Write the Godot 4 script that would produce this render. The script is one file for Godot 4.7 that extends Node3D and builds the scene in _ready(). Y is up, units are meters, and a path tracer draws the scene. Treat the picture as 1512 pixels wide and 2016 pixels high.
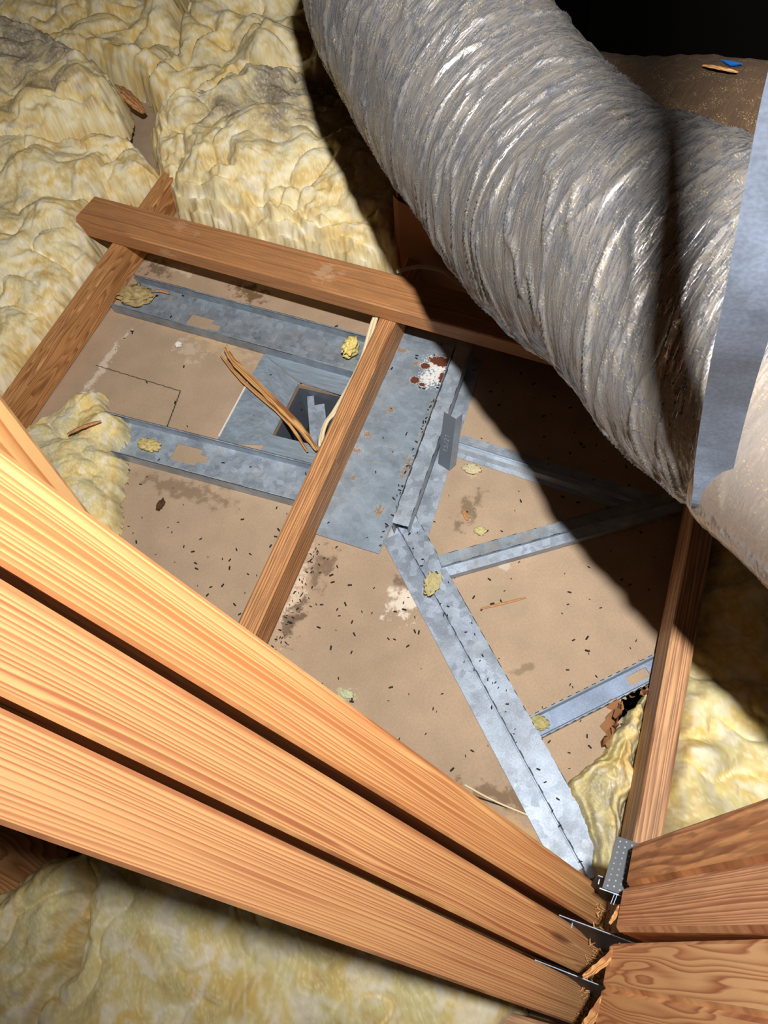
extends Node3D
# An attic floor seen from above: three-ply girder truss, silver flexible duct, steel ceiling furring,
# plasterboard and torn fibreglass insulation, lit by one lamp held beside the camera. Units: metres.

var used := {}
var mats := {}

func _ready() -> void:
	# ---------------------------------------------------------------- camera, sky, light, exposure
	var cam := Camera3D.new()
	cam.name = "camera"
	cam.transform = Transform3D(Basis(Vector3(0.93831, -0.09857, -0.33145), Vector3(-0.24166, 0.49866, -0.83243), Vector3(0.24733, 0.86117, 0.44408)), Vector3(0, 1.5, 0))
	cam.fov = rad_to_deg(2.0 * atan(1008.0 / 1514.0))
	cam.near = 0.02
	cam.far = 40.0
	add_child(cam)
	cam.current = true
	var env := Environment.new()
	env.background_mode = Environment.BG_COLOR
	env.background_color = Color(0.008, 0.007, 0.006)
	env.tonemap_mode = Environment.TONE_MAPPER_LINEAR
	env.tonemap_exposure = 1.0
	env.sdfgi_enabled = true
	env.ssao_enabled = true
	env.ssil_enabled = true
	var we := WorldEnvironment.new()
	we.name = "environment"
	we.environment = env
	add_child(we)
	var lamp := SpotLight3D.new()
	lamp.name = "hand_lamp"
	lamp.light_color = Color(1.0, 0.985, 0.965)
	lamp.light_energy = 8.1
	lamp.spot_range = 12.0
	lamp.spot_attenuation = 2.0
	lamp.spot_angle = 62.0
	lamp.spot_angle_attenuation = 1.0
	lamp.light_size = 0.03
	lamp.shadow_enabled = true
	add_child(lamp)
	lamp.look_at_from_position(Vector3(0.06, 2.2, -0.07), Vector3(-0.10, 0.0, -2.08), Vector3(0, 0, -1))

	make_materials()
	setting()
	insulation()
	floor_steel()
	joists()
	ducts()
	girder()
	loose_things()


# ==================================================================== helpers
func numbered(called: String) -> String:
	if not used.has(called):
		used[called] = 0
		return called
	used[called] += 1
	return "%s_%03d" % [called, used[called]]

func tag(o: Node, label: String, category: String, group := "", kind := "") -> void:
	o.set_meta("label", label)
	o.set_meta("category", category)
	if group != "":
		o.set_meta("group", group)
	if kind != "":
		o.set_meta("kind", kind)

func thing(called: String, label: String, category: String, group := "", at := Vector3.ZERO) -> Node3D:
	var o := Node3D.new()
	o.name = numbered(called)
	o.position = at
	add_child(o)
	tag(o, label, category, group)
	return o

func put(called: String, mesh: Mesh, mat: Material, parent: Node = null) -> MeshInstance3D:
	var o := MeshInstance3D.new()
	o.mesh = mesh
	o.material_override = mat
	if parent == null:
		o.name = numbered(called)
		add_child(o)
	else:
		o.name = called
		parent.add_child(o, true)
	return o

func begin() -> SurfaceTool:
	var st := SurfaceTool.new()
	st.begin(Mesh.PRIMITIVE_TRIANGLES)
	return st

func tri(st: SurfaceTool, a: Vector3, b: Vector3, c: Vector3, n: Vector3, ua := Vector2.ZERO, ub := Vector2.ZERO, uc := Vector2.ZERO) -> void:
	if (b - a).cross(c - a).dot(n) > 0.0:
		var t := b
		b = c
		c = t
		var tu := ub
		ub = uc
		uc = tu
	st.set_normal(n); st.set_uv(ua); st.add_vertex(a)
	st.set_normal(n); st.set_uv(ub); st.add_vertex(b)
	st.set_normal(n); st.set_uv(uc); st.add_vertex(c)

func quad(st: SurfaceTool, a: Vector3, b: Vector3, c: Vector3, d: Vector3, hint: Vector3, uv: Array = []) -> void:
	var n := (b - a).cross(d - a).normalized()
	if n.length() < 0.5:
		n = hint.normalized()
	if n.dot(hint) < 0.0:
		n = -n
	if uv.is_empty():
		uv = [Vector2(0, 0), Vector2(1, 0), Vector2(1, 1), Vector2(0, 1)]
	tri(st, a, b, c, n, uv[0], uv[1], uv[2])
	tri(st, a, c, d, n, uv[0], uv[2], uv[3])

# a box given by a corner and its three edges
func hexa(st: SurfaceTool, o: Vector3, x: Vector3, y: Vector3, z: Vector3) -> void:
	var c := o + (x + y + z) * 0.5
	for f in [[o, x, y], [o + z, x, y], [o, x, z], [o + y, x, z], [o, y, z], [o + x, y, z]]:
		var p: Vector3 = f[0]
		var e: Vector3 = f[1]
		var g: Vector3 = f[2]
		quad(st, p, p + e, p + e + g, p + g, p + (e + g) * 0.5 - c)

# a folded sheet: a cross-section of (side, up) points swept from a to b, with a real thickness
func fold(st: SurfaceTool, a: Vector3, b: Vector3, side: Vector3, pts: Array, th := 0.0012) -> void:
	var up := Vector3.UP
	for i in pts.size() - 1:
		var p: Vector2 = pts[i]
		var q: Vector2 = pts[i + 1]
		var d := (q - p).normalized()
		var n := (side * -d.y + up * d.x).normalized()
		var o := a + side * p.x + up * p.y
		hexa(st, o, b - a, (side * (q.x - p.x) + up * (q.y - p.y)), n * -th)

# a sawn timber with eased edges; a and b are the middles of the two ends of its upper face
func timber(called: String, a: Vector3, b: Vector3, up: Vector3, w: float, h: float, mat: Material, parent: Node = null, r := 0.0022, us := 1.0, bow := 0.0) -> MeshInstance3D:
	var t := (b - a).normalized()
	var s := t.cross(up).normalized()
	var n := s.cross(t).normalized()
	var len := (b - a).length()
	var hw := w * 0.5
	var sec := [Vector2(-hw + r, 0), Vector2(hw - r, 0), Vector2(hw, -r), Vector2(hw, -h + r), Vector2(hw - r, -h), Vector2(-hw + r, -h), Vector2(-hw, -h + r), Vector2(-hw, -r)]
	var cc := Vector2(0, -h * 0.5)
	var st := begin()
	var nseg := 10
	for k in nseg:
		var f0 := float(k) / nseg
		var f1 := float(k + 1) / nseg
		var p0 := a.lerp(b, f0) + s * bow * sin(PI * f0)
		var p1 := a.lerp(b, f1) + s * bow * sin(PI * f1)
		for i in 8:
			var p: Vector2 = sec[i]
			var q: Vector2 = sec[(i + 1) % 8]
			var m := (p + q) * 0.5 - cc
			var v0 := 0.0
			var v1 := 1.0
			if i == 0 or i == 4:
				v0 = p.x / w + 0.5
				v1 = q.x / w + 0.5
			elif i == 2 or i == 6:
				v0 = 0.04
				v1 = 0.96
			else:
				v0 = 0.01 if i == 7 or i == 5 else 0.99
				v1 = v0
			var off := 0.0 if i < 2 or i == 7 else 0.37
			quad(st, p0 + s * p.x + n * p.y, p1 + s * p.x + n * p.y, p1 + s * q.x + n * q.y, p0 + s * q.x + n * q.y, s * m.x / w + n * m.y / h, [Vector2(f0 * us + off, v0), Vector2(f1 * us + off, v0), Vector2(f1 * us + off, v1), Vector2(f0 * us + off, v1)])
	for e in 2:
		var o := a if e == 0 else b
		var hint := -t if e == 0 else t
		for i in range(1, 7):
			var p: Vector2 = sec[0]
			var q: Vector2 = sec[i]
			var q2: Vector2 = sec[i + 1]
			tri(st, o + s * p.x + n * p.y, o + s * q.x + n * q.y, o + s * q2.x + n * q2.y, hint, Vector2(0.02, p.y / h), Vector2(0.02 + q.x, q.y / h), Vector2(0.02 + q2.x, q2.y / h))
	st.generate_tangents()
	return put(called, st.commit(), mat, parent)

# a round tube along points
func tube(pts: Array, radius: float, sides := 8, flat := 1.0) -> ArrayMesh:
	var st := begin()
	var rings := []
	for i in pts.size():
		var a: Vector3 = pts[max(i - 1, 0)]
		var b: Vector3 = pts[min(i + 1, pts.size() - 1)]
		var t := (b - a).normalized()
		var u := t.cross(Vector3.UP)
		if u.length() < 0.1:
			u = t.cross(Vector3.RIGHT)
		u = u.normalized()
		var v := u.cross(t)
		var ring := []
		for k in sides:
			var th := TAU * k / sides
			ring.append(pts[i] + (u * cos(th) + v * sin(th) * flat) * radius)
		rings.append(ring)
	for i in pts.size() - 1:
		for k in sides:
			var k2 := (k + 1) % sides
			var mid: Vector3 = (rings[i][k] + rings[i][k2]) * 0.5 - pts[i]
			quad(st, rings[i][k], rings[i + 1][k], rings[i + 1][k2], rings[i][k2], mid)
	for e in [0, pts.size() - 1]:
		for k in range(1, sides - 1):
			tri(st, rings[e][0], rings[e][k], rings[e][k + 1], (pts[0] - pts[1]) if e == 0 else (pts[e] - pts[e - 1]))
	return st.commit()

func smooth_path(pts: Array, n := 6) -> Array:
	var out := []
	for i in pts.size() - 1:
		var p0: Vector3 = pts[max(i - 1, 0)]
		var p1: Vector3 = pts[i]
		var p2: Vector3 = pts[i + 1]
		var p3: Vector3 = pts[min(i + 2, pts.size() - 1)]
		for k in n:
			out.append(p1.cubic_interpolate(p2, p0, p3, float(k) / n))
	out.append(pts[-1])
	return out

func noise(sd: int, freq := 1.0, oct := 3, kind := FastNoiseLite.TYPE_SIMPLEX_SMOOTH) -> FastNoiseLite:
	var n := FastNoiseLite.new()
	n.seed = sd
	n.noise_type = kind
	n.frequency = freq
	n.fractal_octaves = oct
	n.fractal_type = FastNoiseLite.FRACTAL_FBM if oct > 1 else FastNoiseLite.FRACTAL_NONE
	return n

func rgb(r: float, g: float, b: float) -> Color:
	return Color(r / 255.0, g / 255.0, b / 255.0)

func lin(r: float, g: float, b: float) -> Color:
	return rgb(r, g, b).srgb_to_linear()

func grid_mesh(nx: int, nz: int, pos: PackedVector3Array, col: PackedColorArray, uv: PackedVector2Array, keep: PackedByteArray, outward: Vector3, from := PackedVector3Array()) -> ArrayMesh:
	var nor := PackedVector3Array()
	nor.resize(pos.size())
	var idx := PackedInt32Array()
	for j in nz - 1:
		for i in nx - 1:
			var a := j * nx + i
			var b := a + 1
			var c := a + nx
			var d := c + 1
			if keep.size() and keep[a] + keep[b] + keep[c] + keep[d] < 4:
				continue
			var n := (pos[d] - pos[a]).cross(pos[c] - pos[b])
			var h := outward
			if from.size():
				h = pos[a] - from[j]
			if n.dot(h) < 0.0:
				n = -n
				idx.append_array([a, b, d, a, d, c])
			else:
				idx.append_array([a, d, b, a, c, d])
			nor[a] += n; nor[b] += n; nor[c] += n; nor[d] += n
	# make the winding clockwise seen from outside
	if idx.size() >= 3:
		var n0 := (pos[idx[1]] - pos[idx[0]]).cross(pos[idx[2]] - pos[idx[0]])
		if n0.dot(nor[idx[0]]) > 0.0:
			for k in range(0, idx.size(), 3):
				var t := idx[k + 1]
				idx[k + 1] = idx[k + 2]
				idx[k + 2] = t
	for k in nor.size():
		nor[k] = nor[k].normalized() if nor[k].length() > 1e-12 else Vector3.UP
	var arr := []
	arr.resize(Mesh.ARRAY_MAX)
	arr[Mesh.ARRAY_VERTEX] = pos
	arr[Mesh.ARRAY_NORMAL] = nor
	if col.size():
		arr[Mesh.ARRAY_COLOR] = col
	arr[Mesh.ARRAY_TEX_UV] = uv
	arr[Mesh.ARRAY_INDEX] = idx
	var m := ArrayMesh.new()
	m.add_surface_from_arrays(Mesh.PRIMITIVE_TRIANGLES, arr)
	return m


# ==================================================================== materials
func img_tex(im: Image) -> ImageTexture:
	im.generate_mipmaps()
	return ImageTexture.create_from_image(im)

# noise stretched along one axis
func stretched(sd: int, freq: float, w: int, h: int, w0: int, h0: int, oct := 3) -> Image:
	var im := noise(sd, freq, oct).get_image(w0, h0, false, false, true)
	im.resize(w, h, Image.INTERPOLATE_CUBIC)
	return im

# long-grain timber: growth rings run along x
func wood(called: String, sd: int, pale: Color, dark: Color, lines: float, wander: float, slope := 0.0, soft := 2.2, knot := Vector3.ZERO, stain := Color(0, 0, 0, 0), rough := 0.62) -> StandardMaterial3D:
	var w := 1024
	var h := 192
	var na := noise(sd, 1.0, 2)
	var nb := noise(sd + 7, 1.0, 1)
	var nc := noise(sd + 13, 1.0, 3)
	var im := Image.create(w, h, false, Image.FORMAT_RGB8)
	var bump := Image.create(w, h, false, Image.FORMAT_L8)
	for y in h:
		var v := float(y) / h
		var sp := v + 0.07 * nb.get_noise_2d(v * 3.1, 5.0) + 0.02 * nb.get_noise_2d(v * 11.0, 9.0)
		for x in w:
			var u := float(x) / w
			var q := sp * lines + slope * u * lines + wander * na.get_noise_2d(u * 2.3, v * 1.5)
			if knot.z > 0.0:
				var dx := (u - knot.x) * 9.0
				var dy := v - knot.y
				q -= knot.z * exp(-dx * dx * 3.0 - absf(dy) * 3.5) * (1.0 if dy > 0 else -1.0) * (1.0 - exp(-absf(dy) * 12.0))
			var f := fposmod(q, 1.0)
			var ring := pow(f, soft) if f < 0.86 else pow(0.86, soft) * (1.0 - (f - 0.86) / 0.14)
			var amp := 0.95 + 0.30 * nb.get_noise_2d(floorf(q) * 3.7, u * 0.7)
			var fib := nc.get_noise_2d(u * 38.0, v * 130.0)
			var blot := na.get_noise_2d(u * 5.0 + 40.0, v * 1.2)
			var k := clampf(ring * amp * 1.4 - 0.03 + fib * 0.07 + blot * 0.08, 0.0, 1.0)
			var c := pale.lerp(dark, k)
			if stain.a > 0.0:
				var sn := clampf(nc.get_noise_2d(u * 9.0 + 70.0, v * 5.0) * 2.2 + 0.25, 0.0, 1.0) * stain.a
				c = c.lerp(stain, sn)
			if knot.z > 0.0:
				var kx := (u - knot.x) * 30.0
				var ky := (v - knot.y) * 9.0
				var kd := kx * kx + ky * ky
				if kd < 1.0:
					c = c.lerp(dark.darkened(0.55), (1.0 - kd) * (0.4 + 0.6 * absf(fib)))
			im.set_pixel(x, y, c)
			bump.set_pixel(x, y, Color.from_hsv(0, 0, clampf(0.55 + ring * 0.3 + fib * 0.25, 0, 1)))
	if called == "brace":
		# an old pale water mark and a few dark flecks
		for mk in [[0.617, 0.50, 0.020, 0.34, 0.55], [0.640, 0.62, 0.012, 0.2, 0.35], [0.655, 0.40, 0.008, 0.12, 0.4], [0.25, 0.25, 0.02, 0.2, 0.4], [0.30, 0.35, 0.01, 0.1, 0.3]]:
			for y in h:
				for x in range(int((mk[0] - mk[2] * 1.4) * w), int((mk[0] + mk[2] * 1.4) * w)):
					var dx: float = (float(x) / w - mk[0]) / mk[2]
					var dy: float = (float(y) / h - mk[1]) / mk[3]
					var e := 1.0 - sqrt(dx * dx + dy * dy) + 0.9 * nc.get_noise_2d(x * 0.05, y * 0.05)
					if e > 0.0:
						im.set_pixel(x, y, im.get_pixel(x, y).lerp(rgb(206, 172, 140), clampf(e * 2.5, 0.0, 1.0) * mk[4]))
	bump.bump_map_to_normal_map(1.6)
	var m := StandardMaterial3D.new()
	m.albedo_texture = img_tex(im)
	m.normal_enabled = true
	m.normal_texture = img_tex(bump)
	m.normal_scale = 0.45
	m.roughness = rough
	mats[called] = m
	return m

func plain(called: String, c: Color, rough := 0.8, metal := 0.0) -> StandardMaterial3D:
	var m := StandardMaterial3D.new()
	m.albedo_color = c
	m.roughness = rough
	m.metallic = metal
	mats[called] = m
	return m

func galvanised(called: String, tone: Color, sd: int, contrast: float, rough: float, metal: float, dirt := 0.25) -> StandardMaterial3D:
	var w := 512
	var cell := noise(sd, 0.045, 1, FastNoiseLite.TYPE_CELLULAR)
	cell.cellular_return_type = FastNoiseLite.RETURN_CELL_VALUE
	cell.cellular_jitter = 1.0
	cell.domain_warp_enabled = true
	cell.domain_warp_amplitude = 14.0
	cell.domain_warp_frequency = 0.04
	var blot := noise(sd + 3, 0.006, 4)
	var fine := noise(sd + 5, 0.12, 3)
	var im := Image.create(w, w, false, Image.FORMAT_RGB8)
	var rg := Image.create(w, w, false, Image.FORMAT_RGB8)
	for y in w:
		for x in w:
			var k := 1.0 + contrast * cell.get_noise_2d(x, y) + 0.10 * fine.get_noise_2d(x, y) + 0.16 * blot.get_noise_2d(x, y)
			var c := Color(tone.r * k, tone.g * k, tone.b * k)
			var d := clampf(blot.get_noise_2d(x + 900.0, y) * 2.0 - 0.25 + fine.get_noise_2d(x * 1.3, y + 50.0) * 0.5, 0.0, 1.0) * dirt
			c = c.lerp(rgb(128, 112, 92), d)
			im.set_pixel(x, y, c)
			rg.set_pixel(x, y, Color(clampf(rough + 0.12 * cell.get_noise_2d(x, y) + d * 0.4, 0.1, 1.0), clampf(metal - d, 0.0, 1.0), 0))
	var m := StandardMaterial3D.new()
	m.albedo_texture = img_tex(im)
	var t := img_tex(rg)
	m.roughness_texture = t
	m.roughness_texture_channel = BaseMaterial3D.TEXTURE_CHANNEL_RED
	m.roughness = 1.0
	m.metallic = 1.0
	m.metallic_texture = t
	m.metallic_texture_channel = BaseMaterial3D.TEXTURE_CHANNEL_GREEN
	m.uv1_triplanar = true
	m.uv1_world_triplanar = true
	m.uv1_scale = Vector3(3.4, 3.4, 3.4)
	mats[called] = m
	return m

func make_materials() -> void:
	wood("ply_a", 11, rgb(224, 174, 116), rgb(180, 116, 70), 15.0, 0.8, 0.03, 1.0)
	wood("ply_b", 23, rgb(220, 170, 114), rgb(166, 104, 68), 17.0, 0.9, 0.08, 1.6, Vector3(0.13, 0.55, 1.7))
	wood("ply_c", 37, rgb(220, 172, 118), rgb(172, 110, 74), 20.0, 0.8, -0.05, 1.6)
	wood("post_a", 41, rgb(250, 206, 160), rgb(184, 124, 88), 16.0, 0.8, 0.05, 1.3, Vector3.ZERO, Color(0.5, 0.36, 0.24, 0.15))
	wood("post_b", 53, rgb(252, 212, 160), rgb(190, 126, 88), 5.0, 2.6, 0.2, 2.2)
	wood("post_c", 59, rgb(252, 208, 154), rgb(188, 122, 84), 4.0, 2.8, -0.2, 2.2)
	wood("scab", 61, rgb(236, 180, 124), rgb(180, 122, 82), 4.0, 0.8, 0.0, 1.6, Vector3.ZERO, Color(0.44, 0.29, 0.17, 0.4))
	wood("left_post", 67, rgb(238, 190, 128), rgb(196, 126, 70), 3.2, 0.5, 0.1, 1.6)
	wood("joist_red", 71, rgb(214, 158, 104), rgb(142, 88, 52), 8.0, 0.7, 0.0, 1.8, Vector3.ZERO, Color(0.36, 0.27, 0.19, 0.25))
	wood("joist_right", 79, rgb(214, 164, 116), rgb(146, 96, 64), 7.0, 1.0, 0.0, 1.8, Vector3.ZERO, Color(0.42, 0.33, 0.25, 0.3))
	wood("joist_left", 83, rgb(200, 146, 92), rgb(146, 96, 54), 5.0, 3.6, 0.3, 1.8)
	wood("brace", 89, rgb(198, 142, 92), rgb(160, 106, 64), 22.0, 0.7, 0.02, 1.2, Vector3.ZERO, Color(0.52, 0.40, 0.30, 0.25))
	wood("splinter", 97, rgb(222, 174, 112), rgb(150, 98, 56), 4.0, 1.0, 0.0, 1.5)
	galvanised("steel", rgb(166, 178, 192), 5, 0.04, 0.52, 0.4)
	galvanised("steel_blue", rgb(158, 170, 186), 15, 0.06, 0.50, 0.4, 0.12)
	galvanised("steel_dull", rgb(146, 157, 168), 25, 0.05, 0.6, 0.4, 0.35)
	galvanised("strap_steel", rgb(140, 156, 180), 35, 0.015, 0.6, 0.3, 0.0)
	plain("dark_steel", rgb(112, 120, 132), 0.55, 0.4)
	plain("plate_steel", rgb(50, 55, 63), 0.5, 0.2)
	plain("dropping", rgb(30, 24, 20), 0.7)
	plain("plaster", rgb(226, 222, 214), 0.95)
	plain("cable", rgb(226, 208, 170), 0.5)
	plain("kraft", rgb(150, 104, 66), 0.85)
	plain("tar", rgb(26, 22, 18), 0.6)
	plain("brown_board", rgb(150, 96, 48), 0.8)
	plain("blue_paint", rgb(30, 110, 200), 0.6)
	plain("roof_board", rgb(120, 88, 60), 0.95)
	# fibreglass: colour per vertex, fine fibre relief
	var fm := StandardMaterial3D.new()
	fm.vertex_color_use_as_albedo = true
	fm.roughness = 1.0
	fm.metallic_specular = 0.15
	var fi := noise(301, 0.035, 5)
	fi.domain_warp_enabled = true
	fi.domain_warp_amplitude = 20.0
	fi.domain_warp_frequency = 0.02
	var fib := fi.get_seamless_image(512, 512)
	fib.bump_map_to_normal_map(5.0)
	fm.normal_enabled = true
	fm.normal_texture = img_tex(fib)
	fm.normal_scale = 0.3
	fm.uv1_triplanar = true
	fm.uv1_world_triplanar = true
	fm.uv1_scale = Vector3(4, 4, 4)
	mats.fibre = fm


# ==================================================================== setting
const FX := -1.7
const FZ := -1.9
const FS := 2.3

func floor_image() -> Image:
	var w := 1152
	var im := Image.create(w, w, false, Image.FORMAT_RGB8)
	var big := noise(401, 0.004, 4)
	var mid := noise(402, 0.02, 4)
	var fine := noise(403, 0.35, 2)
	for y in w:
		for x in w:
			var k := 1.0 + 0.06 * big.get_noise_2d(x, y) + 0.05 * mid.get_noise_2d(x, y) + 0.05 * fine.get_noise_2d(x, y)
			im.set_pixel(x, y, Color(0.680 * k, 0.588 * k, 0.492 * k))
	# old marks on the paper: x, z, half sizes, turn, colour, strength
	var marks := [
		[-1.305, -0.99, 0.012, 0.13, 0.03, rgb(220, 208, 192), 0.75], [-1.30, -0.88, 0.016, 0.03, 0.1, rgb(228, 220, 206), 0.9],
		[-1.10, -1.10, 0.05, 0.03, 0.6, rgb(206, 186, 162), 0.6], [-0.317, -0.584, 0.035, 0.05, 0.3, rgb(226, 214, 198), 0.9],
		[-0.545, -0.53, 0.02, 0.10, 0.0, rgb(222, 206, 184), 0.7], [-0.53, -0.47, 0.02, 0.05, 0.0, rgb(84, 66, 50), 0.7], [-0.52, -0.60, 0.025, 0.05, 0.0, rgb(96, 76, 58), 0.6],
		[-1.03, -1.335, 0.06, 0.03, 0.2, rgb(96, 74, 44), 0.8], [-1.33, -1.36, 0.05, 0.03, 0.0, rgb(96, 78, 60), 0.7], [-1.27, -1.37, 0.06, 0.02, 0.0, rgb(214, 198, 172), 0.6],
		[-1.0, -1.155, 0.32, 0.02, 0.05, rgb(196, 160, 116), 0.6], [-1.0, -1.125, 0.10, 0.03, 0.2, rgb(206, 176, 136), 0.5],
		[-0.12, -0.645, 0.04, 0.025, 0.3, rgb(166, 150, 122), 0.7], [-0.14, -0.72, 0.02, 0.01, 0.0, rgb(200, 190, 176), 0.7],
		[-0.25, -0.83, 0.02, 0.05, 0.2, rgb(104, 88, 66), 0.6], [-0.27, -0.93, 0.02, 0.012, 0.3, rgb(190, 172, 140), 0.7],
		[-0.36, -0.352, 0.02, 0.012, 0.0, rgb(190, 196, 156), 0.9], [-0.05, -0.508, 0.03, 0.008, -0.5, rgb(120, 100, 74), 0.5],
		[-0.02, -0.265, 0.07, 0.02, 0.0, rgb(110, 84, 60), 0.6], [0.02, -0.22, 0.12, 0.02, 0.0, rgb(206, 170, 122), 0.7],
		[-0.33, -0.62, 0.03, 0.012, 0.0, rgb(90, 70, 52), 0.6], [0.05, -0.30, 0.03, 0.02, 0.0, rgb(150, 110, 86), 0.5], [-0.9, -0.70, 0.12, 0.025, 0.0, rgb(104, 84, 62), 0.45],
	]
	for mk in marks:
		var cx: float = (mk[0] - FX) / FS * w
		var cy: float = (mk[1] - FZ) / FS * w
		var rx: float = mk[2] / FS * w
		var ry: float = mk[3] / FS * w
		var ca := cos(mk[4])
		var sa := sin(mk[4])
		var r := int(max(rx, ry) * 1.3)
		for y in range(max(0, int(cy) - r), min(w, int(cy) + r)):
			for x in range(max(0, int(cx) - r), min(w, int(cx) + r)):
				var dx: float = ((x - cx) * ca + (y - cy) * sa) / rx
				var dy: float = (-(x - cx) * sa + (y - cy) * ca) / ry
				var e := 1.0 - sqrt(dx * dx + dy * dy) + 1.3 * mid.get_noise_2d(x * 3.0, y * 3.0) + 0.5 * fine.get_noise_2d(x, y)
				if e > 0.0:
					im.set_pixel(x, y, im.get_pixel(x, y).lerp(mk[5], clampf(e * 2.2, 0.0, 1.0) * mk[6]))
	# knife lines cut in the paper
	for ln in [[-1.326, -0.985, -1.058, -0.966], [-1.058, -0.966, -1.036, -0.838]]:
		for k in 400:
			var f := k / 400.0
			var x := int((lerpf(ln[0], ln[2], f) - FX) / FS * w)
			var y := int((lerpf(ln[1], ln[3], f) - FZ) / FS * w)
			im.set_pixel(x, y, im.get_pixel(x, y).darkened(0.32))
	return im

func setting() -> void:
	var fl := Node3D.new()
	fl.name = "floor"
	fl.set_meta("kind", "structure")
	fl.set_meta("label", "tan paper face of the plasterboard ceiling seen from above")
	add_child(fl)
	var fm := StandardMaterial3D.new()
	fm.albedo_texture = img_tex(floor_image())
	fm.roughness = 0.85
	fm.texture_repeat = true
	# plasterboard sheets: one with the vent opening cut out of it
	var x0 := -5.0
	var x1 := 5.0
	var z0 := -6.0
	var z1 := 3.0
	var hx0 := -0.766
	var hx1 := -0.56
	var hz0 := -1.065
	var hz1 := -0.90
	var th := 0.013
	for r in [[x0, -0.85, z0, -2.45], [x0, hx0, -2.45, z1], [hx1, x1, -2.45, -0.2505], [hx1, x1, -0.2475, z1], [hx0, hx1, -2.45, hz0], [hx0, hx1, hz1, z1]]:
		var st := begin()
		var a := Vector3(r[0], 0, r[2])
		var b := Vector3(r[1], 0, r[3])
		quad(st, a, Vector3(b.x, 0, a.z), b, Vector3(a.x, 0, b.z), Vector3.UP, [fuv(a.x, a.z), fuv(b.x, a.z), fuv(b.x, b.z), fuv(a.x, b.z)])
		hexa(st, Vector3(a.x, -th, a.z), Vector3(b.x - a.x, 0, 0), Vector3(0, th - 0.0005, 0), Vector3(0, 0, b.z - a.z))
		put("plasterboard", st.commit(), fm, fl)
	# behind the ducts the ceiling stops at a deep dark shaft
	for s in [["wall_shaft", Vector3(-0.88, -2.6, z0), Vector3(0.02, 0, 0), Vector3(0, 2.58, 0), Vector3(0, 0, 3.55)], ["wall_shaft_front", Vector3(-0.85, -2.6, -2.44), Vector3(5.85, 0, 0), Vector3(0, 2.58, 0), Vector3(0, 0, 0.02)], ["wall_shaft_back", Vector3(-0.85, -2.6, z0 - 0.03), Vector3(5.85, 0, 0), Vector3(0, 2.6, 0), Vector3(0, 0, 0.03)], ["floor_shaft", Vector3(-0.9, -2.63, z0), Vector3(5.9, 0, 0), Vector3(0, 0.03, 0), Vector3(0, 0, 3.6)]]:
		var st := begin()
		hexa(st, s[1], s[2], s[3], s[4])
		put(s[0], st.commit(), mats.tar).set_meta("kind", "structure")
	# the dark roof space around it
	for s in [["ceiling", Vector3(x0, 4.0, z0), Vector3(10, 0, 0), Vector3(0, 0.03, 0), Vector3(0, 0, 9)], ["wall_back", Vector3(x0, 0, z0 - 0.03), Vector3(10, 0, 0), Vector3(0, 4, 0), Vector3(0, 0, 0.03)], ["wall_front", Vector3(x0, 0, z1), Vector3(10, 0, 0), Vector3(0, 4, 0), Vector3(0, 0, 0.03)], ["wall_left", Vector3(x0 - 0.03, 0, z0), Vector3(0.03, 0, 0), Vector3(0, 4, 0), Vector3(0, 0, 9)], ["wall_right", Vector3(x1, 0, z0), Vector3(0.03, 0, 0), Vector3(0, 4, 0), Vector3(0, 0, 9)]]:
		var st := begin()
		hexa(st, s[1], s[2], s[3], s[4])
		var o := put(s[0], st.commit(), mats.roof_board)
		o.set_meta("kind", "structure")

func fuv(x: float, z: float) -> Vector2:
	return Vector2((x - FX) / FS, (z - FZ) / FS)


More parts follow.
